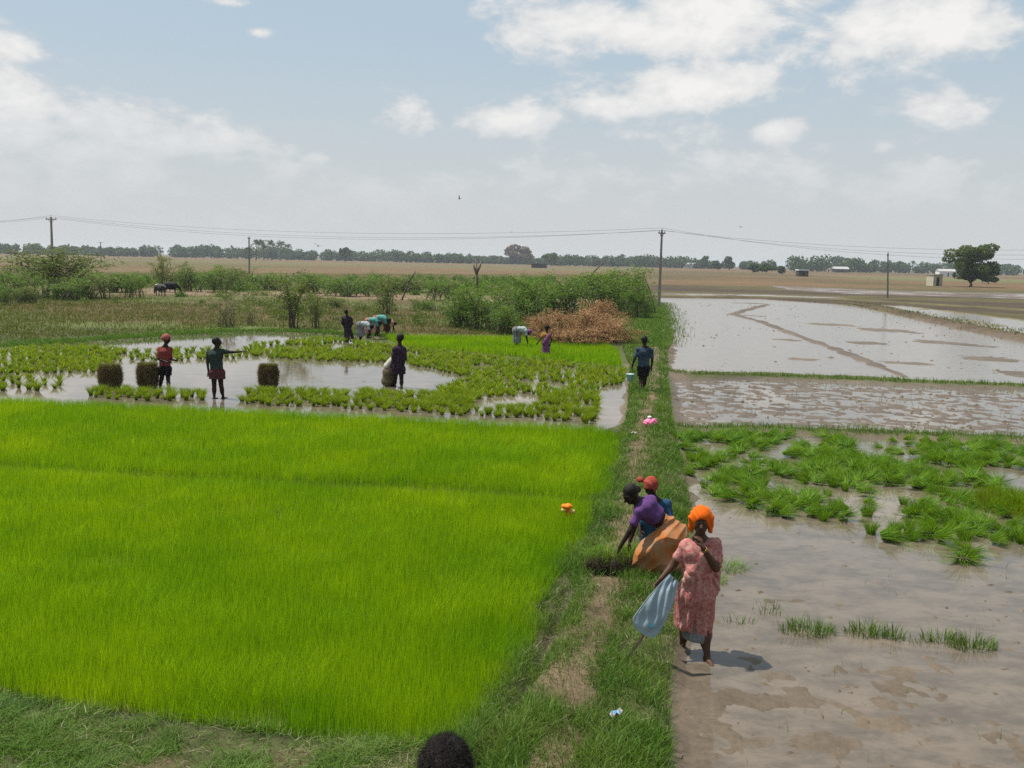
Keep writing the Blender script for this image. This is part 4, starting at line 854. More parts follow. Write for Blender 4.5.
def sdf_mesh(name, prims, vox, disp=None, clips=(), cuts=(), smooth=2):
    """prims: ('c', a, b, ra, rb, k) tapered capsule; ('e', centre, radii, R or None, k) ellipsoid"""
    lo, hi = [], []
    for p in prims:
        if p[0] == 'c': r = max(p[3], p[4]); lo.append(np.minimum(p[1], p[2]) - r); hi.append(np.maximum(p[1], p[2]) + r)
        else: r = max(p[2]); lo.append(np.asarray(p[1]) - r); hi.append(np.asarray(p[1]) + r)
    lo = np.min(lo, 0) - 4 * vox - .015; hi = np.max(hi, 0) + 4 * vox + .015; dims = np.ceil((hi - lo) / vox).astype(int) + 1; D = np.full(dims, 1.0, np.float32)
    ax = [lo[i] + vox * np.arange(dims[i]) for i in range(3)]
    def sub(a, b): return tuple(slice(max(0, int((a[i] - lo[i]) / vox)), min(dims[i], int((b[i] - lo[i]) / vox) + 2)) for i in range(3))
    for p in prims:
        k = p[-1]; m = .03 + k + 2 * vox
        if p[0] == 'c':
            a, b, ra, rb = np.asarray(p[1], float), np.asarray(p[2], float), p[3], p[4]; r = max(ra, rb); S = sub(np.minimum(a, b) - r - m, np.maximum(a, b) + r + m)
            X, Y, Z = np.meshgrid(ax[0][S[0]], ax[1][S[1]], ax[2][S[2]], indexing='ij'); d = b - a; L = d @ d + 1e-9; t = np.clip(((X - a[0]) * d[0] + (Y - a[1]) * d[1] + (Z - a[2]) * d[2]) / L, 0, 1)
            v = np.sqrt((X - a[0] - t * d[0]) ** 2 + (Y - a[1] - t * d[1]) ** 2 + (Z - a[2] - t * d[2]) ** 2) - (ra + (rb - ra) * t)
        else:
            c_, rad, R_ = np.asarray(p[1], float), np.asarray(p[2], float), p[3]; r = max(rad); S = sub(c_ - r - m, c_ + r + m); X, Y, Z = np.meshgrid(ax[0][S[0]] - c_[0], ax[1][S[1]] - c_[1], ax[2][S[2]] - c_[2], indexing='ij')
            if R_ is not None: X, Y, Z = [X * R_[0][i] + Y * R_[1][i] + Z * R_[2][i] for i in range(3)]
            q = np.sqrt((X / rad[0]) ** 2 + (Y / rad[1]) ** 2 + (Z / rad[2]) ** 2); q2 = np.sqrt((X / rad[0] ** 2) ** 2 + (Y / rad[1] ** 2) ** 2 + (Z / rad[2] ** 2) ** 2) + 1e-6; v = q * (q - 1) / q2
        D[S] = smin(D[S], v.astype(np.float32), k)
    if disp is not None or clips or cuts:
        X, Y, Z = np.meshgrid(*ax, indexing='ij')
        if disp is not None: D = D - disp(X, Y, Z).astype(np.float32)
        for pt, nn in clips: nn = np.asarray(nn, float) / np.linalg.norm(nn); D = np.maximum(D, ((X - pt[0]) * nn[0] + (Y - pt[1]) * nn[1] + (Z - pt[2]) * nn[2]).astype(np.float32))
        for c_, rad in cuts: D = np.maximum(D, -((np.sqrt(((X - c_[0]) / rad[0]) ** 2 + ((Y - c_[1]) / rad[1]) ** 2 + ((Z - c_[2]) / rad[2]) ** 2) - 1) * min(rad)).astype(np.float32))
    D[0] = D[-1] = 1; D[:, 0] = D[:, -1] = 1; D[:, :, 0] = D[:, :, -1] = 1
    P, Q = surface_nets(D, lo, vox); return mk(name, P, Q, None, None, True)
def nrm(v): v = np.asarray(v, float); return v / (np.linalg.norm(v) + 1e-9)
def frame(fwd, up=(0, 0, 1)):
    f = nrm(fwd); r = nrm(np.cross(f, up)); u = np.cross(r, f); return r, f, u      # right, forward, up
def head_prims(c, S, face, up=(0, 0, 1)):
    S = S * 1.1
    r, f, u = frame(face, up); R_ = np.stack([r, f, u])           # rows: local axes
    Rm = np.stack([r, f, u]).T; E = lambda off, rad, k: ('e', c + (r * off[0] + f * off[1] + u * off[2]) * S, np.array(rad) * S, Rm, k)
    P = [E((0, -.006, .012), (.047, .058, .056), .01), E((0, .012, -.022), (.038, .042, .048), .02), E((0, .030, -.052), (.022, .022, .016), .015)]
    P += [('c', c + (f * .052 + u * .010) * S, c + (f * .068 - u * .016) * S, .006 * S, .011 * S, .006 * S)]                    # nose
    for s in (-1, 1):
        P.append(E((s * .047, -.002, -.006), (.007, .014, .020), .004)); P.append(('c', c + (r * s * .008 + f * .053 + u * .018) * S, c + (r * s * .032 + f * .046 + u * .018) * S, .006 * S, .005 * S, .008 * S))
        P.append(E((s * .026, .040, -.014), (.015, .012, .012), .012))
    P.append(('c', c + (-r * .014 + f * .052 - u * .034) * S, c + (r * .014 + f * .052 - u * .034) * S, .006 * S, .006 * S, .005 * S)); return P
def hand_prims(wr, d, n, S, curl=.5, side=1, sp=1.0):
    d, n = nrm(d), nrm(n); n = nrm(n - d * (n @ d)); s = np.cross(d, n) * side; P = []; w = np.asarray(wr)
    for q in (-.012, 0, .012): P.append(('c', w + d * .008 * S + s * q * .5 * S, w + d * .046 * S + s * q * S, .0095 * S, .0085 * S, .006 * S))
    for i, (q, L) in enumerate(((-.0185, .036), (-.006, .044), (.0065, .041), (.018, .032))):
        k0 = w + (d * .050 + s * q * sp) * S; d1 = nrm(d + n * curl * .7 + s * q * 4 * sp); d2 = nrm(d + n * curl * 2.2); k1 = k0 + d1 * L * .55 * S; k2 = k1 + d2 * L * .5 * S
        P.append(('c', k0, k1, .0062 * S, .0056 * S, .002 * S)); P.append(('c', k1, k2, .0056 * S, .0046 * S, .002 * S))
    k0 = w + (d * .014 - s * .014) * S; k1 = k0 + (nrm(d * .7 - s * .8 + n * .4) * .026) * S; k2 = k1 + nrm(d + n * .3 - s * .15) * .024 * S
    P.append(('c', k0, k1, .008 * S, .0066 * S, .004 * S)); P.append(('c', k1, k2, .0066 * S, .0052 * S, .002 * S)); return P
def body_prims(j, S, fat=1.0, foot=(0, -1, 0), curl=(.5, .5)):
    C = lambda a, b, ra, rb, k=.02: ('c', j[a], j[b], ra * S, rb * S, k * S); P = head_prims(j['head'], S, j['face'], j.get('hup', (0, 0, 1))); sx = nrm(j['shR'] - j['shL'])
    P += [C('neck', 'head', .030, .030), ('c', j['chest'] - sx * .042 * S, j['chest'] + sx * .042 * S, .066 * S * fat, .066 * S * fat, .03 * S), ('c', j['chest'] - sx * .02 * S, j['waist'] - sx * .02 * S, .064 * S * fat, .056 * S * fat, .03 * S), ('c', j['chest'] + sx * .02 * S, j['waist'] + sx * .02 * S, .064 * S * fat, .056 * S * fat, .03 * S),
          C('waist', 'pelvis', .060 * fat, .068 * fat, .03), C('hipL', 'hipR', .062 * fat, .062 * fat, .03), C('neck', 'chest', .034, .06), ('c', j['neck'] - (0, 0, .01), j['shL'], .028 * S, .032 * S, .03 * S), ('c', j['neck'] - (0, 0, .01), j['shR'], .028 * S, .032 * S, .03 * S)]
    for s in 'LR':
        P += [C('sh' + s, 'el' + s, .030 * fat, .022 * fat), C('el' + s, 'wr' + s, .0225 * fat, .0155, .01)]
        P += [C('hip' + s, 'kn' + s, .052 * fat, .034), C('kn' + s, 'an' + s, .033, .020, .012), ('e', j['kn' + s] * .62 + j['an' + s] * .38, (.033 * S, .033 * S, .07 * S), None, .02 * S)]
        fd = nrm(j.get('foot' + s, foot)); a = j['an' + s]; dn = np.array([0, 0, -1.0])
        P += [('c', a + dn * .016 * S - fd * .02 * S, a + dn * .020 * S + fd * .05 * S, .020 * S, .017 * S, .015 * S), ('c', a + dn * .022 * S + fd * .05 * S, a + dn * .026 * S + fd * .095 * S, .020 * S, .012 * S, .012 * S)]
        hd = j.get('hd' + s, j['wr' + s] - j['el' + s]); hn = j.get('hn' + s, (0, -1, .2)); P += hand_prims(j['wr' + s], hd, hn, S, curl[0 if s == 'L' else 1], 1 if s == 'L' else -1)
    return P
def pmat(name, c1, c2=None, scale=6, rough=.85, bump=.25, bs=25): 
    M[name] = plain(name, c1, c2, scale, rough, bump, bs); return name
pmat('skin', (.095, .05, .032), (.075, .039, .026), 5, .5, .1); pmat('skin_dark', (.030, .018, .013), (.024, .014, .011), 5, .5, .1)
pmat('hair', (.012, .010, .009), (.02, .016, .014), 30, .5, .6, 60)
pmat('pink_sari', (.34, .075, .08), (.45, .26, .22), 34); pmat('pallu_cloth', (.38, .11, .11), (.48, .31, .26), 30); pmat('petticoat', (.22, .23, .25), (.15, .14, .14), 6); pmat('orange_scarf', (.70, .13, .008), (.62, .09, .006), 9)
pmat('orange_sari', (.38, .115, .02), (.32, .19, .11), 5); pmat('purple_blouse', (.115, .05, .165), (.08, .035, .12), 8); pmat('red_scarf', (.26, .035, .025), (.30, .07, .05), 20)
pmat('blue_sari', (.012, .09, .16), (.03, .03, .07), 12); pmat('navy_shirt', (.04, .065, .13), (.07, .12, .18), 7); pmat('grey_shirt', (.06, .095, .13), (.022, .035, .06), 5); pmat('black_cloth', (.014, .014, .018), None, 6)
pmat('red_shirt', (.22, .02, .02), (.18, .06, .05), 9); pmat('pink_scarf', (.42, .14, .13), (.20, .03, .03), 25); pmat('green_dark', (.02, .035, .03), (.03, .045, .04), 6); pmat('maroon', (.10, .03, .035), (.07, .025, .03), 6)
pmat('plum', (.045, .022, .045), (.03, .016, .03), 6); pmat('dark_sari', (.018, .016, .024), (.03, .02, .03), 6); pmat('turquoise', (.03, .24, .22), (.14, .30, .28), 12); pmat('pale_cloth', (.40, .46, .46), (.26, .32, .32), 6); pmat('rose_cloth', (.22, .06, .06), (.42, .26, .23), 22)
pmat('violet_sari', (.13, .04, .16), (.24, .08, .18), 18); pmat('yellow_cloth', (.32, .18, .03), (.22, .12, .03), 10); pmat('eye', (.25, .23, .21), None, 5, .3, 0); pmat('lip', (.12, .035, .03), None, 5, .5, 0)

rdg = lambda t, p=.7: 1 - 2 * np.abs(np.sin(t)) ** p          # sharp-crested cloth folds
class Fig:
    def __init__(s, px, py, z, top, label, topdy=0.0, name='person', S=None):
        s.b = G(px, py, z); s.root = empty(name, s.b); tag(s.root, label, 'person'); s.S = S if S else AT(px, top, s.b[1] + topdy)[2] - z; s.j = {}
    def J(s, px, py, dy=0.0): return AT(px, py, s.b[1] + dy) - s.b
    def foot(s, px, py, z=None): g_ = G(px, py, s.b[2] if z is None else z) - s.b; return g_ + np.array([0, 0, .042 * s.S])
    def set(s, **k):
        for a, b in k.items(): s.j[a] = (s.J(*b) if a not in ('face', 'hup', 'hdL', 'hdR', 'hnL', 'hnR', 'footL', 'footR') and not isinstance(b, np.ndarray) else np.asarray(b, float))
        return s
    def sdf(s, name, prims, mat, vox, **k): return link(name, sdf_mesh(name, prims, vox, **k), M[mat], s.root)
    def body(s, mat='skin', vox=.012, **k): return s.sdf('body', body_prims(s.j, s.S, **k), mat, vox)
    def c(s, a, b, ra, rb, k=.03): 
        f = lambda q: s.j[q] if isinstance(q, str) else (s.J(*q) if isinstance(q, tuple) else q)
        return ('c', f(a), f(b), ra, rb, k)
    def top(s, mat, vox, slv=.55, grow=.006, name='shirt', low='pelvis', fat=1.0, extra=(), clips=(), disp=None):
        j, S = s.j, s.S; sx = nrm(j['shR'] - j['shL']); g = grow; P = [('c', j['chest'] - sx * .045 * S, j['chest'] + sx * .045 * S, .066 * S * fat + g, .066 * S * fat + g, .04 * S)]
        for q in (-.028, .028): P.append(('c', j['chest'] + sx * q * S, j[low] + sx * q * S, .066 * S * fat + g, .062 * S * fat + g, .03 * S))
        for a in 'LR': P.append(('c', j['neck'] * .6 + j['chest'] * .4, j['sh' + a], .028 * S + g, .031 * S + g, .03 * S)); e = j['sh' + a] * (1 - slv) + j['el' + a] * slv; P.append(('c', j['sh' + a], e, .031 * S + g, .027 * S * fat + g * 1.2, .02 * S))
        return s.sdf(name, P + list(extra), mat, vox, clips=clips, disp=disp or (lambda X, Y, Z: .006 * np.sin(34 * Z + 14 * X) * np.sin(21 * X + 9 * Y)))
    def shorts(s, mat, vox, f=.6, grow=.014, name='shorts', flare=.01):
        j, S = s.j, s.S; P = [('c', j['hipL'], j['hipR'], .066 * S + grow, .066 * S + grow, .03), ('c', j['pelvis'], j['waist'] * .5 + j['pelvis'] * .5, .066 * S + grow, .062 * S + grow, .03)]; cl = []
        for a in 'LR': e = j['hip' + a] * (1 - f) + j['kn' + a] * f; P.append(('c', j['hip' + a], e, .058 * S + grow, .048 * S + grow + flare, .02))
        z = min(j['hipL'][2] * (1 - f) + j['knL'][2] * f, j['hipR'][2] * (1 - f) + j['knR'][2] * f); return s.sdf(name, P, mat, vox, clips=[((0, 0, z - .01), (0, 0, -1))])
    def scarf(s, mat, vox, grow=.012, name='headscarf', flaps=True, knot=None):
        c_, S = s.j['head'], s.S * 1.1; r, f, u = frame(s.j['face'], s.j.get('hup', (0, 0, 1))); Rm = np.stack([r, f, u]).T; P = [('e', c_ + (u * .020 - f * .010) * S, np.array([.052, .062, .058]) * S + grow, Rm, .01)]
        if flaps:
            for q in (-1, 1): P.append(('c', c_ + (r * q * .056 + u * .02 + f * .008) * S, c_ + (r * q * .054 - u * .055 + f * .004) * S, .018 * S, .016 * S, .02 * S))
            P.append(('c', c_ + (-f * .045 + u * .02) * S, c_ + (-f * .05 - u * .055) * S, .03 * S, .03 * S, .03 * S))
        if knot is not None: P.append(('e', c_ + knot * S, np.array([.03, .03, .026]) * S, None, .01))
        cf = c_ + (f * .080 - u * .018) * S; return s.sdf(name, P, mat, vox, cuts=[(cf, np.array([.044, .056, .056]) * S)], disp=lambda X, Y, Z: .0045 * rdg(34 * Z + 26 * X + 5 * np.sin(9 * X) + 8 * Y))
    def hair(s, vox, grow=.006, bun=False, name='hair'):
        c_, S = s.j['head'], s.S * 1.1; r, f, u = frame(s.j['face'], s.j.get('hup', (0, 0, 1))); Rm = np.stack([r, f, u]).T; P = [('e', c_ + (u * .016 - f * .012) * S, np.array([.049, .056, .055]) * S + grow, Rm, .01)]
        if bun: P.append(('e', c_ + (-f * .068 - u * .012) * S, np.array([.03, .026, .028]) * S, None, .01))
        return s.sdf(name, P, 'hair', vox, cuts=[(c_ + (f * .060 - u * .035) * S, np.array([.044, .05, .062]) * S)], disp=lambda X, Y, Z: .002 * np.sin(140 * X) * np.sin(130 * Z + 60 * Y))
    def eyes(s):
        c_, S = s.j['head'], s.S * 1.1; r, f, u = frame(s.j['face'], s.j.get('hup', (0, 0, 1)))
        for q in (-1, 1):
            mb = MB(); mb.ball(c_ + (r * q * .020 + f * .0485 + u * .006) * S, .0072 * S, 10, 6); e = mb.build('eye', M['eye'], s.root, True); m2 = MB(); m2.ball(c_ + (r * q * .020 + f * .0545 + u * .006) * S, .0038 * S, 8, 5); m2.build('iris', M['hair'], e, True)

# -- woman in the pink sari, hand at her chin
W = Fig(694, 657, WATER_Z - .03, 504.5, 'woman in a pink sari and orange headscarf standing with a hand at her chin')
W.set(head=(701, 521, -.02), face=(-.12, -1, -.10), neck=(700, 538.5, .01), chest=(700, 553, .01), waist=(698, 572, .01), pelvis=(696, 590, .02), shL=(686, 545, .02), shR=(714.5, 545.5, .02), elL=(673, 565, .03), wrL=(661, 579, -.05), elR=(716, 568, -.10), wrR=(703, 548, -.19),
      hipL=(690, 595, .02), hipR=(702, 595, .02), knL=(686, 622, .06), knR=(704, 628, -.03), anL=W.foot(682, 652), anR=W.foot(707, 662.5), hdR=(-.35, .42, 1), hnR=(-.7, .6, .1), hdL=(-.6, -.3, -.8), hnL=(.3, -.9, .1), footL=(-.3, -1, 0), footR=(.15, -1, 0))
WB = W.body('skin', .0075, fat=1.12, curl=(1.1, .7)); W.eyes()
lipm = MB(); r_, f_, u_ = frame(W.j['face']); lc = W.j['head'] + (f_ * .0585 - u_ * .033) * W.S; lipm.ball(lc, np.array([.014, .004, .005]) * W.S, 10, 6); lipm.build('lips', M['lip'], W.root, True)
W.scarf('orange_scarf', .0075, .020)
W.top('pink_sari', .0085, .62, .007, 'blouse', 'waist', 1.12, extra=[W.c((713, 542, -.05), (692, 572, -.10), .045, .055, .04), W.c((713, 542, .05), (708, 575, .10), .045, .055, .04), W.c((700, 540, .02), (700, 550, .01), .055, .09, .04), W.c((716, 547), (718, 560, -.03), .06, .05, .02)], disp=lambda X, Y, Z: .004 * rdg(40 * (Z * .85 + X * .4) + 1.5 * np.sin(9 * Z)))
skp = [W.c('waist', (696, 594, .02), .135, .175, .04), W.c((690, 594, .02), (687, 627, .03), .14, .125, .05), W.c((701, 594, .02), (700, 630, .0), .14, .125, .05), W.c((704, 580, -.05), (684, 628, -.08), .04, .05, .03)]
th_ = lambda X, Y: np.arctan2(Y, X - .0)
W.sdf('sari_skirt', skp, 'pink_sari', .0085, clips=[(W.J(694, 631, 0), (-.18, 0, -1))], disp=lambda X, Y, Z: .011 * rdg(5.5 * th_(X, Y) + 4.5 * Z + 1.2 * np.sin(5 * Z)) + .006 * rdg(10 * th_(X, Y) - 5 * Z + X * 9))
W.sdf('pallu', [W.c((715, 543, -.03), (704, 556, -.085), .045, .062, .03), W.c((704, 556, -.085), (690, 577, -.075), .062, .062, .03), W.c((690, 577, -.075), (684, 590, -.02), .062, .05, .03), W.c((708, 551, -.06), (698, 575, -.08), .05, .055, .04), W.c((716, 543, .0), (716, 556, .11), .055, .06, .04), W.c((716, 556, .11), (713, 590, .16), .06, .07, .04)], 'pallu_cloth', .0075, disp=lambda X, Y, Z: .006 * rdg(42 * (Z * .62 + X * .75)) + .003 * rdg(75 * (Z * .5 + X * .8) + 1))
W.sdf('petticoat', [W.c((695, 625, .02), (697, 634, .02), .125, .145, .03)], 'petticoat', .0085, clips=[(W.J(698, 639.5, 0), (-.1, 0, -1))], disp=lambda X, Y, Z: .008 * np.sin(17 * th_(X, Y) + 5 * Z))
bm = MB()
for k in range(2): 
    p_ = W.j['wrR'] * (.93 - .05 * k) + W.j['elR'] * (.07 + .05 * k); d_ = nrm(W.j['wrR'] - W.j['elR']); a_ = nrm(np.cross(d_, (0, 1, 0))); b_ = np.cross(d_, a_); t_ = np.linspace(0, 2 * np.pi, 15)[:, None]; bm.tube(p_ + (np.cos(t_) * a_ + np.sin(t_) * b_) * .031, .0035, 5, False)
M['gold'] = plain('bangle', (.45, .30, .08), None, 5, .35, metallic=.7); bm.build('bangles', M['gold'], W.root, True)

# -- pale sack held on a stick at her side
SB = G(650, 660, .02); SY = -.45
def SJ(px, py, dy=0): return AT(px, py, W.b[1] + SY + dy) - SB
so = empty('sack_on_stick', SB); tag(so, 'pale blue-grey woven sack slung on a stick beside the woman in the pink sari', 'sack')
A_, B_, C_, D_ = SJ(670, 574, .12), SJ(678, 581, .12), SJ(657, 638, -.04), SJ(629, 623, -.05); nu, nv_ = 26, 44; V = []
for side in (1, -1):
    for i in range(nu):
        for k in range(nv_):
            u, v = i / (nu - 1), k / (nv_ - 1); v2 = v * (1 - .10 * abs(2 * u - 1) ** 5); w_ = (1 - (2 * u - 1) ** 4); p_ = (A_ * (1 - u) + B_ * u) * (1 - v2) + (D_ * (1 - u) + C_ * u) * v2
            bul = math.sin(math.pi * min(v * 1.06, 1)) * .8; p_ = p_ + np.array([.02, 0, -.045]) * math.sin(math.pi * u) * v * v + np.array([.045, 0, -.01]) * math.sin(math.pi * v) ** .8 * (u - .4)
            cr_ = .007 * math.sin(9 * u + 5 * v + 2 * math.sin(7 * v)) + .007 * math.sin(21 * u - 15 * v); e = (w_ * (1 - (2 * v - 1) ** 8)); V.append(p_ + np.array([.3, -1, .35]) * (side * (.005 + .013 * e * (.4 + bul)) + cr_ * e))
V = np.array(V); q = []
for sd in (0, 1):
    o_ = sd * nu * nv_
    for i in range(nu - 1):
        for k in range(nv_ - 1):
            f4 = (o_ + i * nv_ + k, o_ + i * nv_ + k + 1, o_ + (i + 1) * nv_ + k + 1, o_ + (i + 1) * nv_ + k); q.append(f4 if sd else f4[::-1])
rim = [i * nv_ for i in range(nu)] + [(nu - 1) * nv_ + k for k in range(1, nv_)] + [i * nv_ + nv_ - 1 for i in range(nu - 2, -1, -1)] + [k for k in range(nv_ - 2, 0, -1)]
for a, b in zip(rim, rim[1:] + rim[:1]): q.append((a, b, b + nu * nv_, a + nu * nv_))
pmat('sack_cloth', (.24, .31, .37), (.30, .37, .41), 5, .6, .3, 14); sk = link('sack', mk('sack', V, q, None, None, True), M['sack_cloth'], so)
pmat('turq_print', (.05, .50, .60), (.10, .38, .48), 30, .6, 0); pr = MB(); u0, v0 = .55, .86; pc = V[(int(u0 * (nu - 1))) * nv_ + int(v0 * (nv_ - 1))] + np.array([.3, -1, .35]) * .004; ex_ = nrm(C_ - D_); ey_ = nrm(A_ - D_)
for (a, b, s1, s2) in ((0, 0, .028, .018), (.03, .022, .014, .01), (-.035, .006, .012, .012)):
    t_ = np.linspace(0, 2 * np.pi, 10)[:-1]; R_ = np.array([pc + ex_ * (a + s1 * math.cos(x) * (1 + .3 * math.sin(3 * x))) + ey_ * (b + s2 * math.sin(x)) for x in t_]); m0 = len(R_); R2 = R_ + np.array([.3, -1, .35]) * .003; pr.add(np.vstack([R_, R2, R2.mean(0)]), [(i, (i + 1) % m0, m0 + (i + 1) % m0, m0 + i) for i in range(m0)], [(m0 + i, m0 + (i + 1) % m0, 2 * m0) for i in range(m0)])
pr.build('print', M['turq_print'], sk)
mb = MB(); mb.tube([SJ(617, 672, -.12), SJ(640, 641, -.04), SJ(656, 610, .05), SJ(675, 578, .12)], [.015, .014, .012, .010], 8); mb.build('stick', plain('dark_stick', (.045, .033, .024), None, 9, .8), so, True)

# -- woman bending in purple blouse and orange sari
W2 = Fig(655, 572, .10, 485, 'woman in purple blouse and orange sari bending over a seedling bundle on the path', S=1.5)
W2.set(head=(630.5, 494, -.04), face=(-.75, -.55, -.6), neck=(638, 501, 0), chest=(646, 508, 0), waist=(661, 521, .05), pelvis=(673, 532, .08), shL=(639, 512, -.14), shR=(652, 500, .13), elL=(630, 531, -.2), wrL=(620, 547, -.22), elR=(637, 520, .12), wrR=(630, 541, .05),
       hipL=(668, 537, -.02), hipR=(678, 531, .18), knL=(654, 546, -.04), knR=(662, 545, .16), anL=W2.foot(650, 571), anR=W2.foot(668, 566), hdL=(-.4, -.1, -1), hdR=(-.3, -.1, -1), hnL=(.9, 0, -.2), hnR=(.9, 0, -.2), footL=(-1, -.4, 0), footR=(-1, -.3, 0))
W2.body('skin_dark', .009, fat=1.0, curl=(.8, .8)); W2.hair(.009, .007, True)
W2.top('purple_blouse', .009, .55, .010, 'blouse', 'waist', 1.0, clips=[(W2.J(657, 517.5, .03), nrm(W2.j['pelvis'] - W2.j['chest']))])
W2.sdf('sari_skirt', [W2.c('waist', 'pelvis', .115, .15, .04), W2.c((674, 533, .06), (671, 562, .06), .155, .17, .06), W2.c((672, 538, -.04), (647, 546, -.14), .155, .15, .08), W2.c((664, 540, -.10), (652, 553, -.14), .13, .14, .06), W2.c((674, 538, .12), (654, 548, .15), .14, .13, .08), W2.c((647, 549, -.12), (642, 570, -.1), .13, .14, .06), W2.c((660, 550, -.02), (658, 572, 0), .19, .21, .06), W2.c((652, 552, .12), (650, 566, .12), .12, .13, .06)], 'orange_sari', .010,
       clips=[(W2.J(655, 579, 0), (0, 0, -1)), (W2.J(659, 519.5, .05), -nrm(W2.j['pelvis'] - W2.j['chest']))], disp=lambda X, Y, Z: .014 * rdg(13 * (Z * .75 - X * .66) + 1.6 * np.sin(6 * X + 5 * Y)) + .007 * rdg(27 * (Z * .6 - X * .8) + 6 * Y + 2 * np.sin(9 * Z)))
# -- woman crouching behind in red headscarf
W3 = Fig(658, 545, .10, 474, 'crouching woman in a red headscarf and blue sari, half hidden behind the bending woman', S=1.5)
W3.set(head=(651, 487, -.02), face=(-.3, -.9, -.6), neck=(653, 498, .05), chest=(655, 509, .1), waist=(657, 522, .15), pelvis=(658, 533, .18), shL=(641, 502, .05), shR=(667, 504, .08), elL=(639, 518, -.1), wrL=(640, 530, -.25), elR=(669, 520, -.02), wrR=(662, 530, -.2),
       hipL=(653, 534, .14), hipR=(665, 534, .14), knL=(647, 520, -.15), knR=(667, 521, -.12), anL=W3.foot(648, 545), anR=W3.foot(668, 545))
W3.body('skin_dark', .010); W3.scarf('red_scarf', .009, .014, flaps=False, knot=np.array([-.085, .02, .055])); W3.top('blue_sari', .010, .7, .014, 'sari_top', 'pelvis', 1.05); 
W3.sdf('sari_skirt', [W3.c('pelvis', 'knL', .13, .10, .05), W3.c('pelvis', 'knR', .13, .10, .05), W3.c('knL', (648, 543, -.1), .09, .12), W3.c('knR', (667, 543, -.1), .09, .12)], 'blue_sari', .012, clips=[((0, 0, .03), (0, 0, -1))])

# -- man walking away on the path, with his pail
zp = ground_z(*G(642, 390, .14)[:2]); MN = Fig(642, 390, zp, 333, 'man in blue-grey shirt and dark cap walking away along the path with a pail')
MN.set(head=(644.5, 340, 0), face=(.15, 1, -.05), neck=(644.5, 346.5, 0), chest=(644, 352.5, 0), waist=(643.5, 361, 0), pelvis=(643.5, 366, 0), shL=(637.8, 350, 0), shR=(650.8, 350, 0), elL=(634.5, 359, -.02), wrL=(632, 367, .03), elR=(652.3, 359, -.03), wrR=(651.5, 367.5, .06), hipL=(641, 368, 0), hipR=(646.2, 368, 0), knL=(640.8, 378.5, .02), knR=(645, 379, .04), anL=MN.foot(640.6, 391), anR=MN.foot(643.5, 389), hdL=(0, .1, -1), hdR=(0, .1, -1), hnL=(1, 0, 0), hnR=(-1, 0, 0), footL=(0, 1, 0), footR=(.1, 1, 0))
MN.body('skin_dark', .012, curl=(1.2, .6)); MN.hair(.012); MN.top('grey_shirt', .013, .75, .014, low='pelvis'); MN.shorts('black_cloth', .012, .7)
MN.sdf('cap', [('e', MN.j['head'] + np.array([0, 0, .045]), (.088, .10, .062), None, .01), ('c', MN.j['head'] + np.array([.0, .07, .03]), MN.j['head'] + np.array([.01, .14, .02]), .035, .02, .02)], 'navy_shirt', .011, clips=[(MN.j['head'] + np.array([0, 0, .01]), (0, 0, -1))])
pb = MN.b + MN.j['wrL'] + np.array([-.04, .02, -.42]); po = empty('pail', pb); tag(po, 'pale turquoise pail hanging from the hand of the man on the path', 'pail')
mb = MB(); th = np.linspace(0, 2 * np.pi, 25)[:-1]
prof = [(.005, .0), (.085, .0), (.115, .20), (.122, .20), (.122, .215), (.108, .215), (.08, .012), (.005, .012)]; V = []; q = []
for r_, z_ in prof: V += [(r_ * math.cos(t_), r_ * math.sin(t_), z_) for t_ in th]
for i in range(len(prof) - 1):
    for k in range(24): q.append((i * 24 + k, i * 24 + (k + 1) % 24, (i + 1) * 24 + (k + 1) % 24, (i + 1) * 24 + k))
mb.add(V, q); M['pail'] = plain('pail_plastic', (.30, .62, .60), (.25, .55, .55), 3, .35); mb.build('bucket', M['pail'], po, True)
mb = MB(); t_ = np.linspace(0, math.pi, 14)[:, None]; mb.tube(np.column_stack([.118 * np.cos(t_), 0 * t_, .205 + .17 * np.sin(t_)]), .004, 6); mb.build('handle', M['iron'], po, True)
mb = MB(); mb.ball((.01, 0, .17), (.075, .07, .06), 12, 8, .12, 3); mb.build('white_bundle', plain('white_cloth', (.75, .75, .73), None, 4, .9), po, True)

# -- men in the flooded plot
R1 = Fig(165, 389, WATER_Z - .05, 332, 'man in a red shirt and patterned head cloth standing in the water beside two sheaves')
R1.set(head=(166.5, 339, 0), face=(1, -.25, -.15), neck=(165.5, 346, 0), chest=(165, 352, 0), waist=(165, 361, 0), pelvis=(165, 367, 0), shL=(160, 349, .0), shR=(170, 349.5, -.03), elL=(158.5, 359, -.06), wrL=(168, 362.5, -.22), elR=(170.5, 359, -.02), wrR=(175, 360.5, -.2), hipL=(162.5, 369, .02), hipR=(167.5, 369, -.02), knL=(161.8, 379, .05), knR=(168.2, 380, -.03), anL=R1.foot(159.8, 387), anR=R1.foot(169, 391), hdL=(.9, -.2, .1), hdR=(.9, -.3, .2), footL=(.8, -.5, 0), footR=(.8, -.6, 0))
R1.body('skin_dark', .012, curl=(1, 1)); R1.scarf('pink_scarf', .012, .016, flaps=False, knot=np.array([-.06, .02, .0])); R1.top('red_shirt', .013, .8, .012); R1.shorts('black_cloth', .012, .55, .02)
R2 = Fig(217, 400, WATER_Z - .05, 336, 'dark-clothed bareheaded man in the water stretching one arm straight out')
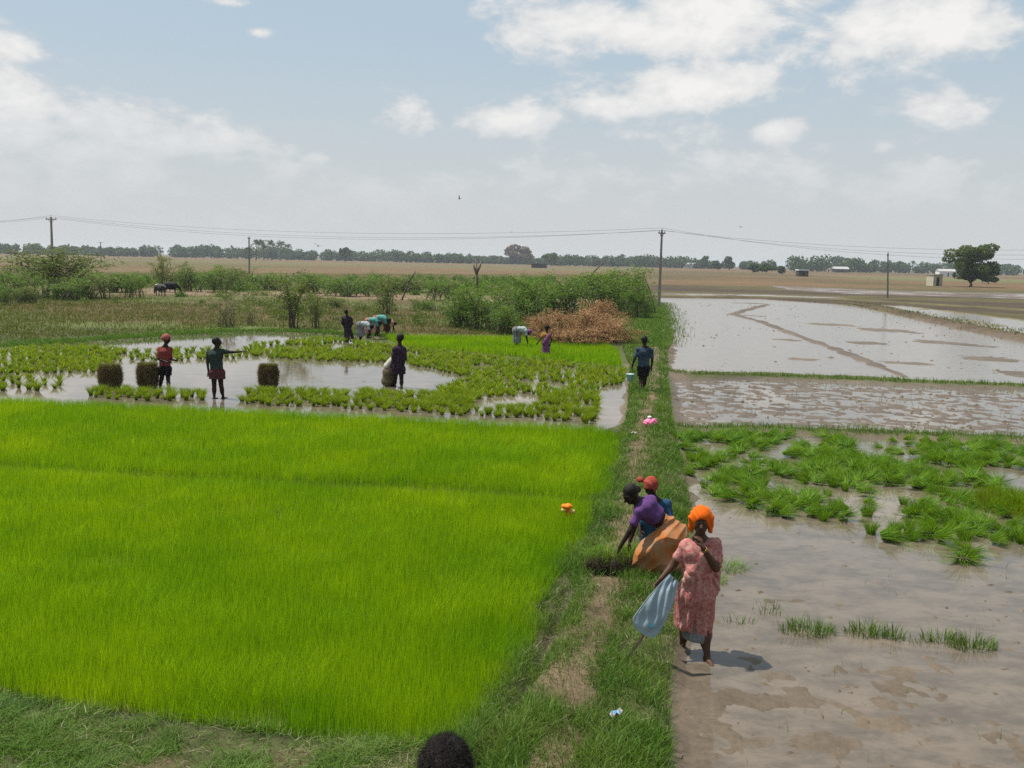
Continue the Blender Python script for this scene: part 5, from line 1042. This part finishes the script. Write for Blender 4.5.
R2.set(head=(216.8, 342, 0), face=(.8, .55, 0), neck=(216.5, 349, 0), chest=(215.5, 355.5, 0), waist=(216, 366, 0), pelvis=(217, 371, 0), shL=(208.8, 352.5, 0), shR=(222, 351.5, 0), elL=(207.5, 362.5, 0), wrL=(208.5, 371.5, -.04), elR=(232, 352.2, .05), wrR=(241.5, 351.6, .08), hipL=(214, 373, 0), hipR=(220, 373, 0), knL=(214.2, 385, 0), knR=(221, 385, 0), anL=R2.foot(214.3, 400.5), anR=R2.foot(223.3, 400), hdL=(0, -.1, -1), hdR=(1, .1, .05), hnR=(0, 0, -1), footL=(.5, .8, 0), footR=(.7, .7, 0))
R2.body('skin_dark', .012, curl=(.8, .1)); R2.hair(.012); R2.top('green_dark', .013, .5, .014); R2.shorts('maroon', .012, .45, .028, flare=.025)
R3 = Fig(398, 389, WATER_Z - .05, 331, 'person in plum-dark clothes standing in the water holding up a bulging sack')
R3.set(head=(400, 338, 0), face=(-.8, .5, -.1), neck=(399.5, 345, 0), chest=(399, 351, 0), waist=(398, 361, 0), pelvis=(398, 367, 0), shL=(395, 349, -.08), shR=(404, 349.5, .06), elL=(393, 358, -.12), wrL=(391.5, 365, -.2), elR=(405, 359, .0), wrR=(403, 367, -.12), hipL=(396, 369, 0), hipR=(401, 369, 0), knL=(395.2, 379, .02), knR=(401.5, 379, 0), anL=R3.foot(394.5, 388), anR=R3.foot(401.5, 390), hdL=(-.3, -.1, -1), hdR=(-.5, -.2, -1), footL=(-.8, .4, 0), footR=(-.7, .5, 0))
R3.body('skin_dark', .012, curl=(1, 1)); R3.hair(.012, .01); R3.top('plum', .013, .95, .016, fat=1.0); R3.shorts('plum', .012, .45, .028, flare=.02)
D1_ = Fig(348, 341, .0, 307, 'person wrapped in long black cloth standing beside the bent group')
D1_.set(head=(346.5, 312, 0), face=(.3, 1, 0), neck=(346.8, 316, 0), chest=(347, 319.5, 0), waist=(347, 325, 0), pelvis=(347.5, 328, 0), shL=(343.2, 318, 0), shR=(350.6, 318.5, 0), elL=(342.6, 323.5, 0), wrL=(344, 327, .1), elR=(352, 324, 0), wrR=(351, 328, .1), hipL=(346, 329, 0), hipR=(349.5, 329, 0), knL=(346, 335, 0), knR=(350, 335, 0), anL=D1_.foot(346, 340.5), anR=D1_.foot(350.6, 342), footL=(.2, 1, 0), footR=(.3, 1, 0))
D1_.body('skin_dark', .018); D1_.hair(.018, .012); D1_.top('dark_sari', .018, .95, .03, 'shawl'); D1_.sdf('long_skirt', [D1_.c('waist', (349, 338, 0), .14, .22, .05)], 'dark_sari', .02, clips=[(D1_.J(348, 338.8, 0), (0, 0, -1))], disp=lambda X, Y, Z: .012 * np.sin(11 * np.arctan2(Y, X)))
def bender(px, py, z, L, label, right=True, top='turquoise', skirt='rose_cloth', skin='skin_dark', S=1.5, hair=True, scarf=None, k=1.0):
    """figure bent double, hands at the ground; L metres from rump to head"""
    f = Fig(px, py, z, 0, label, S=S); s = 1 if right else -1; V3 = lambda x, y, zz: np.array([s * x, y, zz]) * S
    J = dict(head=V3(.36, -.02, .50), neck=V3(.29, 0, .54), chest=V3(.19, 0, .575), waist=V3(.06, 0, .585), pelvis=V3(-.04, 0, .545), shL=V3(.25, -.10, .55), shR=V3(.25, .10, .55), elL=V3(.27, -.10, .36), wrL=V3(.31, -.07, .19), elR=V3(.28, .10, .37), wrR=V3(.32, .06, .20), hipL=V3(-.04, -.055, .51), hipR=V3(-.04, .055, .51), knL=V3(.02, -.07, .27), knR=V3(.03, .07, .27), anL=V3(-.05, -.07, .042), anR=V3(-.02, .07, .042))
    for a, b in J.items(): f.j[a] = b
    f.j['face'] = np.array([s * .6, 0, -.8]); f.j['hup'] = np.array([s * .8, 0, .6]); f.j['footL'] = f.j['footR'] = np.array([s, 0, 0.]); f.j['hdL'] = f.j['hdR'] = np.array([s * .3, 0, -1.]); f.j['hnL'] = f.j['hnR'] = np.array([-s, 0, 0.])
    f.body(skin, .017, curl=(.8, .8))
    if scarf: f.scarf(scarf, .016, .014, flaps=False)
    else: f.hair(.016, .01, True)
    f.top(top, .017, .6, .022, 'blouse', 'waist', 1.1)
    f.sdf('skirt', [('c', f.j['waist'], f.j['pelvis'], .12, .15, .05), ('c', f.j['pelvis'], V3(-.01, 0, .30), .155, .16, .06), ('c', V3(-.01, 0, .30), V3(-.01, 0, .14), .16, .17, .06)], skirt, .018, clips=[((0, 0, .17 * S), (0, 0, -1))], disp=lambda X, Y, Z: .014 * np.sin(10 * np.arctan2(Y, X + .001) + 4 * Z)); return f
bender(361, 341.5, .0, .5, 'stooping person with a pale turquoise back, nearest the standing black-clad figure', True, 'pale_cloth', 'petticoat', S=1.38)
bender(369, 338.5, .0, .5, 'stooping person in bright turquoise, second of the bent group', True, 'turquoise', 'rose_cloth', S=1.5)
bender(377, 337, .0, .5, 'stooping person in turquoise and rose, third of the bent group', True, 'turquoise', 'rose_cloth', S=1.62)
bender(387, 335, .0, .5, 'small stooping person in dull rose at the far end of the bent group', True, 'rose_cloth', 'maroon', S=1.15)
bender(517, 348.5, .0, .5, 'person bent double in a white top pulling seedlings in front of the thicket', True, 'pale_cloth', 'petticoat', S=1.45, scarf='violet_sari')
V1 = Fig(546, 357, .0, 323, 'woman in violet and yellow standing in bright rice before the dry brush')
V1.set(head=(547, 327.5, 0), face=(-.7, -.5, -.3), neck=(546.8, 332, 0), chest=(546.5, 335.5, 0), waist=(546, 341, 0), pelvis=(546, 344, 0), shL=(543.2, 334, 0), shR=(550.2, 334.2, 0), elL=(540.5, 339, -.08), wrL=(537.8, 342.5, -.1), elR=(551.8, 339.5, 0), wrR=(550.5, 344, -.1), hipL=(544.5, 345.5, 0), hipR=(548, 345.5, 0), knL=(544, 351, 0), knR=(548, 351, 0), anL=V1.foot(543.6, 357), anR=V1.foot(547.8, 356))
V1.body('skin_dark', .017); V1.hair(.016, .01, True); V1.top('yellow_cloth', .017, .6, .02, 'blouse', 'waist'); V1.sdf('sari', [V1.c((549.5, 335, -.12), (544, 343, -.1), .07, .09, .03), V1.c('waist', (546, 353, 0), .13, .16, .05)], 'violet_sari', .018, clips=[(V1.J(546, 354, 0), (0, 0, -1))], disp=lambda X, Y, Z: .012 * np.sin(11 * np.arctan2(Y, X)))
FP = Fig(21.5, 269, .0, 260, 'tiny far figure walking on the brown stubble near the edge of the photo', S=1.65)
s_ = FP.S
for a, b in dict(head=(0, 0, .935), neck=(0, 0, .865), chest=(0, 0, .76), waist=(0, 0, .63), pelvis=(0, 0, .54), shL=(-.112, 0, .815), shR=(.112, 0, .815), elL=(-.14, 0, .64), wrL=(-.14, -.05, .49), elR=(.14, 0, .64), wrR=(.14, .05, .49), hipL=(-.052, 0, .52), hipR=(.052, 0, .52), knL=(-.055, -.05, .285), knR=(.055, .03, .285), anL=(-.055, -.06, .042), anR=(.055, .1, .042)).items(): FP.j[a] = np.array(b) * s_
FP.j['face'] = np.array([0, 1., 0]); FP.body('skin_dark', .03); FP.top('maroon', .03, .8, .03); FP.shorts('black_cloth', .03, .9, .04)
# -- the person right below the camera
hb = AT(446, 744, 3.12); gz0 = ground_z(hb[0], 3.12); HP = Fig(446, 733, gz0, 0, 'back of a dark-haired head seen from above at the bottom edge of the photo', S=1.44)
HP.b = np.array([hb[0], 3.12, hb[2] - 1.44]); HP.root.location = tuple(HP.b); s_ = HP.S
for a, b in dict(head=(0, 0, .935), neck=(0, -.01, .865), chest=(0, 0, .76), waist=(0, 0, .63), pelvis=(0, 0, .54), shL=(-.112, 0, .815), shR=(.112, 0, .815), elL=(-.14, 0, .64), wrL=(-.14, .05, .49), elR=(.14, 0, .64), wrR=(.14, .05, .49), hipL=(-.052, 0, .52), hipR=(.052, 0, .52), knL=(-.055, .01, .285), knR=(.055, .01, .285), anL=(-.055, -.01, .042), anR=(.055, -.01, .042)).items(): HP.j[a] = np.array(b) * s_
HP.j['face'] = np.array([.1, 1., -.1]); HP.body('skin', .012, foot=(0, 1, 0)); HP.top('navy_shirt', .013, .6, .016); HP.shorts('black_cloth', .013, .95)
HP.sdf('hair', [('e', HP.j['head'] + np.array([0, -.012, .022]), (.084, .101, .097), None, .01)], 'hair', .007, cuts=[(HP.j['head'] + np.array([0, .12, -.07]), (.08, .09, .10))], disp=lambda X, Y, Z: .004 * np.sin(120 * X + 30 * np.sin(40 * Y)) * np.sin(110 * Y) + .003 * np.sin(90 * Z + 50 * X))
rg = np.random.default_rng(77); n = 9000; q = rg.normal(0, 1, (n, 3)); q /= np.linalg.norm(q, axis=1)[:, None]; q = q[(q[:, 2] > -.55)]; q = q[~((q[:, 1] > .45) & (q[:, 2] < .35))]; n = len(q); P = HP.j['head'] + np.array([0, -.012, .022]) + q * np.array([.083, .100, .096])
d_ = nrm(np.array([.3, .2, .2])) ; T_ = np.cross(q, rg.normal(0, 1, (n, 3))); T_ /= np.linalg.norm(T_, axis=1)[:, None]; w_ = np.cross(q, T_) * .0008; L_ = rg.uniform(.010, .036, n)[:, None]; V = np.stack([P - w_, P + w_, P + (T_ * .8 + q * .55) * L_], 1).reshape(-1, 3)
link('hair_strands', mk('hair_strands', V, None, np.arange(n * 3).reshape(-1, 3)), M['hair'], HP.root)
# ------------------------------------------------------------------ sheaves, bags, animals, birds, litter
M['roots'] = plain('muddy_roots', (.085, .062, .036), (.15, .125, .06), 10, .95, .8, 60)
M['dark_roots'] = plain('wet_roots', (.028, .02, .014), (.06, .045, .03), 18, .95, .8, 60); M['root_dark'] = leafy('wet_root_fibre', (.03, .022, .014), (.085, .065, .035), .1)
M['root_hair'] = leafy('root_fibre', (.10, .07, .035), (.22, .165, .085), .1)
def sheaf(px, py, w, h, label, seed, z=None, group='round sheaves standing in the water'):
    g_ = G(px, py, WATER_Z); o = empty('seedling_sheaf', g_); tag(o, label, 'sheaf', group); rg = np.random.default_rng(seed); V = []; q = []; n1, n2 = 36, 16
    for i in range(n2):
        t = i / (n2 - 1); r = w / 2 * (.84 + .16 * math.sin(math.pi * t) - .50 * max(0, (t - .75) / .25) ** 2)
        for k in range(n1): a = 2 * math.pi * k / n1; rr_ = r * (1 + .05 * rg.normal() + .05 * math.sin(3 * a + seed) + .04 * math.sin(5 * a + 4 * t)); V.append((rr_ * math.cos(a), rr_ * math.sin(a), -.04 + t * h * .95 + .01 * rg.normal()))
    for i in range(n2 - 1):
        for k in range(n1): q.append((i * n1 + k, i * n1 + (k + 1) % n1, (i + 1) * n1 + (k + 1) % n1, (i + 1) * n1 + k))
    V.append((0, 0, h * .93)); t3 = [((n2 - 1) * n1 + k, (n2 - 1) * n1 + (k + 1) % n1, len(V) - 1) for k in range(n1)]
    link('root_bundle', mk('root_bundle', V, q, t3, None, True), M['roots'], o)
    n = 5200; a = rg.uniform(0, 6.28, n); zz = rg.uniform(0, h * .95, n); w2 = w / 2 * (.82 + .16 * np.sin(np.pi * zz / h) - .45 * np.maximum(0, (zz / h - .75) / .25) ** 2); P = np.column_stack([w2 * np.cos(a), w2 * np.sin(a), zz]); P *= np.column_stack([1 + .07 * rg.normal(0, 1, n)] * 2 + [np.ones(n)])
    link('root_fibres', blades(P, rg.uniform(.03, .08, n), np.full(n, .012), rg.uniform(.5, 2, n), None, 'root_fibres', seed=seed, leandir=a, segs=2), M['root_hair'], o)
    n = 700; a = rg.uniform(0, 6.28, n); r = w / 2 * np.sqrt(rg.uniform(0, 1, n)); link('leaf_tops', blades(np.column_stack([r * np.cos(a), r * np.sin(a), np.full(n, h * .9)]), rg.uniform(.03, .12, n), np.full(n, .012), rg.uniform(.2, 1.6, n), None, 'leaf_tops', seed=seed + 1, segs=2), M['field'], o)
sheaf(110.5, 388, .58, .68, 'round dark sheaf standing in the water, farthest from the man in red', 1001)
sheaf(148, 387, .54, .70, 'round dark sheaf in the water touching the man in red', 1002)
sheaf(268.5, 387, .52, .68, 'round dark sheaf standing by itself between the stretching man and the sack holder', 1003)
# bulging sack held by the person in plum
g_ = G(389, 385.5, WATER_Z); so = empty('bulging_sack', g_); tag(so, 'bulging sack of seedlings with a pale top held at the side of the plum-clad person', 'sack')
link('sack', sdf_mesh('sack', [('c', np.array([-.02, -.1, .14]), np.array([.02, -.12, .45]), .20, .18, .05), ('c', np.array([.02, -.12, .45]), np.array([.12, -.1, .78]), .18, .10, .05)], .02, disp=lambda X, Y, Z: .015 * np.sin(22 * Z + 9 * X) * np.sin(17 * X + 15 * Y)), plain('sack_net', (.16, .13, .07), (.09, .07, .04), 16, .9, .6), so)
link('pale_flap', sdf_mesh('pale_flap', [('c', np.array([-.02, -.14, .60]), np.array([.13, -.12, .80]), .13, .11, .05)], .018), plain('pale_flap', (.50, .48, .42), (.38, .35, .28), 5, .9), so)
# heap of pulled seedlings under the bending woman's hands
def pulled(px, py, w, h, label, seed, n=420, dy=0):
    z = .08; g_ = G(px, py, z); o = empty('pulled_seedlings', g_); tag(o, label, 'seedling bundle', 'muddy rooted bundles on the path'); rg = np.random.default_rng(seed); pr_ = []
    for i in range(9): a = rg.uniform(0, 6.28); pr_.append(('e', np.array([rg.uniform(-.36, .36) * w, rg.uniform(-.15, .15), h * rg.uniform(.3, .6)]), np.array([.09, .09, .08]) * rg.uniform(.8, 1.3), None, .03))
    link('root_ball', sdf_mesh('root_ball', pr_, .012, disp=lambda X, Y, Z: .012 * np.sin(60 * X + 20 * Z) * np.sin(50 * Y + 33 * X) + .008 * np.sin(95 * X)), M['dark_roots'], o)
    P = np.column_stack([rg.uniform(-.45, .45, n) * w, rg.uniform(-.18, .18, n), h * rg.uniform(.5, .95, n)]); link('leaves', blades(P, rg.uniform(.06, .2, n), np.full(n, .006), rg.uniform(.3, 1.8, n), None, 'leaves', seed=seed, droop=.3, segs=3), M['tuft_dark'], o)
    m_ = 900; P = np.column_stack([rg.uniform(-.48, .48, m_) * w, -rg.uniform(.02, .2, m_), h * rg.uniform(.1, .9, m_)]); link('root_fibres', blades(P, rg.uniform(.04, .1, m_), np.full(m_, .005), rg.uniform(.5, 1.8, m_), None, 'root_fibres', seed=seed + 2, droop=.8, segs=3), M['root_dark'], o)
pulled(607, 577, .56, .32, 'dark muddy root ball of pulled seedlings on the bank below the bending woman', 1011)
pulled(632, 570, .34, .26, 'second muddy bundle under the hand of the bending woman', 1013, 300)
mb = MB(); z_ = .12
M['strap'] = plain('white_strap', (.55, .50, .42), (.40, .34, .27), 9, .8)
for L in ([(606, 594), (609, 584), (616, 580), (634, 579)], [(609, 584), (606, 579), (622, 578)]): mb.tube([G(a, b, z_ + .012) - G(606, 594, z_) for a, b in L], .007, 5)
tag(mb.build('white_strap', M['strap'], None, True, G(606, 594, z_)), 'crumpled pale strap lying on the path below the muddy root ball', 'strap')
# pink bag on the path, orange flower-like cloth in the rice, bits of litter
zb = ground_z(*G(650, 427, .12)[:2]); g_ = G(650, 427, zb); bo = empty('pink_bag', g_); tag(bo, 'small bright pink plastic bag sitting on the path behind the crouching woman', 'bag'); M['pinkp'] = plain('pink_plastic', (.85, .08, .28), (.80, .30, .42), 10, .4)
link('bag', sdf_mesh('bag', [('e', np.array([0, 0, .09]), (.15, .12, .10), None, .02), ('e', np.array([.07, 0, .11]), (.09, .09, .09), None, .02), ('c', np.array([-.02, 0, .14]), np.array([-.03, 0, .21]), .05, .03, .02)], .012, disp=lambda X, Y, Z: .009 * np.sin(60 * X + 20 * Z) * np.sin(55 * Z + 30 * Y)), M['pinkp'], bo)
m2 = MB(); m2.ball((-.02, 0, .225), (.05, .045, .03), 10, 6, .2, 1); m2.build('tied_top', M['white'], bo, True)
g_ = G(567, 511, .20); fo = empty('orange_cloth', g_ - np.array([0, 0, .2])); tag(fo, 'orange and yellow cloth bundle caught on top of the rice near the path', 'cloth'); M['orp'] = plain('orange_plastic', (.90, .22, .02), None, 6, .6); M['yelp'] = plain('yellow_cloth_bit', (.75, .50, .18), None, 6, .7)
link('orange_fold', sdf_mesh('orange_fold', [('e', np.array([0, 0, .27]), (.085, .07, .04), None, .01), ('c', np.array([.0, 0, .24]), np.array([.02, 0, .16]), .03, .04, .02)], .01, disp=lambda X, Y, Z: .006 * np.sin(70 * X)), M['orp'], fo)
link('yellow_fold', sdf_mesh('yellow_fold', [('e', np.array([-.05, -.02, .22]), (.04, .04, .035), None, .01), ('e', np.array([.08, -.02, .20]), (.04, .04, .035), None, .01)], .01), M['yelp'], fo)
def litter(px, py, w, l, rz, mats, label, name='litter', z=None):
    zz = ground_z(*G(px, py, .1)[:2]) + .09 if z is None else z; g_ = G(px, py, zz); o = empty(name, g_, rz); tag(o, label, 'litter'); n = 9
    for i, mm in enumerate(mats):
        a0, a1 = -l / 2 + l * i / len(mats), -l / 2 + l * (i + 1) / len(mats); V = []; q = []
        for t in np.linspace(a0, a1, n):
            for s2 in (-1, -.3, .4, 1): V.append((t, s2 * w / 2, .014 + .014 * math.sin(70 * t + 3 * s2)))
        V = np.array(V); V2 = V - (0, 0, .004); m0 = len(V); V = np.vstack([V, V2])
        for k in range(n - 1):
            for u in range(3): f4 = (k * 4 + u, (k + 1) * 4 + u, (k + 1) * 4 + u + 1, k * 4 + u + 1); q.append(f4); q.append(tuple(x + m0 for x in f4[::-1]))
        link('wrapper_' + ('blue' if i == 1 else 'white'), mk('wrapper', V, q), M[mm], o)
M['dullw'] = plain('dull_white', (.42, .42, .40), (.30, .30, .29), 30, .6); M['bluep'] = plain('blue_print', (.05, .22, .55), (.4, .55, .65), 40, .4)
litter(616, 714, .05, .15, .75, ['dullw', 'bluep', 'dullw'], 'crumpled white and blue wrapper lying in the grass at the bottom of the path')
litter(634, 433, .07, .13, .1, ['dullw'], 'small white scrap on the grass beside the pink bag')
litter(593, 344, .16, .7, 0, ['white'], 'long white scrap at the far edge of the second rice bed')
# cattle: two small black cows grazing head down at the scrub
M['cowhide'] = plain('black_hide', (.012, .011, .012), (.02, .018, .018), 3, .6); 
m, nt, out = new_mat('pied_hide'); p = nt.nodes.new('ShaderNodeBsdfPrincipled'); t = nt.nodes.new('ShaderNodeTexCoord'); n_ = noise_node(nt, t.outputs['Object'], 2.6, 2, .5); r = nt.nodes.new('ShaderNodeMapRange'); nt.links.new(n_.outputs['Fac'], r.inputs[0]); r.inputs[1].default_value = .56; r.inputs[2].default_value = .60
nt.links.new(mixc(nt, r.outputs[0], (.012, .012, .013), (.45, .44, .42)), p.inputs['Base Color']); p.inputs['Roughness'].default_value = .7; nt.links.new(p.outputs[0], out.inputs[0]); M['pied'] = m
def cow(px, py, s, rz, label, mat):
    g_ = G(px, py, .03); o = empty('cow', g_, rz); tag(o, label, 'cow', 'cattle grazing at the scrub'); v = lambda *a: np.array(a) * s; P = [('c', v(-.45, 0, .86), v(.35, 0, .84), .27 * s, .29 * s, .05), ('e', v(0, 0, .74), v(.5, .27, .30), None, .05), ('c', v(.42, 0, .92), v(.72, 0, .66), .17 * s, .12 * s, .06), ('c', v(.72, 0, .66), v(.86, 0, .40), .11 * s, .085 * s, .03), ('c', v(.86, 0, .40), v(.93, 0, .22), .085 * s, .06 * s, .02)]
    for y in (-.16, .16):
        P += [('c', v(.34, y, .70), v(.36, y * .9, .38), .11 * s, .06 * s, .03), ('c', v(.36, y * .9, .38), v(.35, y * .9, .04), .052 * s, .045 * s, .02), ('c', v(-.48, y, .78), v(-.40, y, .52), .16 * s, .09 * s, .04), ('c', v(-.40, y, .52), v(-.54, y, .36), .08 * s, .055 * s, .02), ('c', v(-.54, y, .36), v(-.52, y, .04), .05 * s, .045 * s, .02), ('c', v(.74, y * .5, .62), v(.72, y * 1.3, .60), .03 * s, .035 * s, .02)]
    link('body', sdf_mesh('body', P, .03), mat, o); mb = MB(); mb.tube([v(-.70, 0, .95), v(-.80, 0, .75), v(-.79, 0, .42)], [.03, .02, .045], 6); mb.build('tail', mat, o, True)
    for y in (-1, 1): mb = MB(); mb.tube([v(.72, y * .07, .72), v(.70, y * .16, .80), v(.74, y * .17, .90)], [.025, .018, .006], 6); mb.build('horn', M['bark'], o, True)
cow(160, 296, .95, 2.5, 'black and white cow with its head down, closer to the small dark round shrub', M['pied'])
cow(171, 294.5, 1.0, .35, 'black cow standing behind the pied one at the scrub edge', M['cowhide'])
# birds
M['bird'] = plain('dark_feather', (.03, .028, .03), None, 9, .8)
def bird(px, py, Y, span, roll, up, label, hd=0.0):
    c_ = AT(px, py, Y); o = empty('bird', c_, hd); tag(o, label, 'bird'); s = span / 2
    link('body', sdf_mesh('body', [('c', np.array([0, -.22 * s, 0]), np.array([0, .25 * s, 0]), .06 * s, .11 * s, .02), ('e', np.array([0, .38 * s, .02]), (.08 * s, .10 * s, .08 * s), None, .02), ('c', np.array([0, -.2 * s, 0]), np.array([0, -.5 * s, 0]), .05 * s, .03 * s, .02)], .05 * s * .5), M['bird'], o)
    for q in (-1, 1):
        mb = MB(); V = []
        for (x, y0, y1, z) in ((.05, -.12, .22, .0), (.35, -.14, .26, up * .5), (.7, -.12, .14, up * .8), (1, -.1, -.04, up)):
            V += [(q * x * s, y0 * s, z * s + .012 * s), (q * x * s, y1 * s, z * s + .012 * s), (q * x * s, y0 * s, z * s - .012 * s), (q * x * s, y1 * s, z * s - .012 * s)]
        Q = []
        for i in range(3): b = 4 * i; Q += [(b, b + 4, b + 5, b + 1), (b + 2, b + 3, b + 7, b + 6), (b, b + 2, b + 6, b + 4), (b + 1, b + 5, b + 7, b + 3)]
        mb.add(V, Q); mb.build('wing', M['bird'], o)
    o.rotation_euler = (0, roll, hd)
bird(318, 246, 60, .62, .25, .35, 'dark bird gliding low past the palm clump with spread wings')
bird(459.5, 199, 70, .42, .5, .9, 'small dark bird high in the empty sky over the middle of the fields', 1.0)
bird(741, 227, 75, .45, .1, .1, 'small dark bird level with the wires past the lone pole', .6)
bird(512, 232, 130, .6, 0, .2, 'faint distant bird just above the wires near the reddish-brown tree', .3)
bird(364, 366.5, 33, .2, 0, .2, 'tiny dark bird skimming the water of the flooded plot', .3)
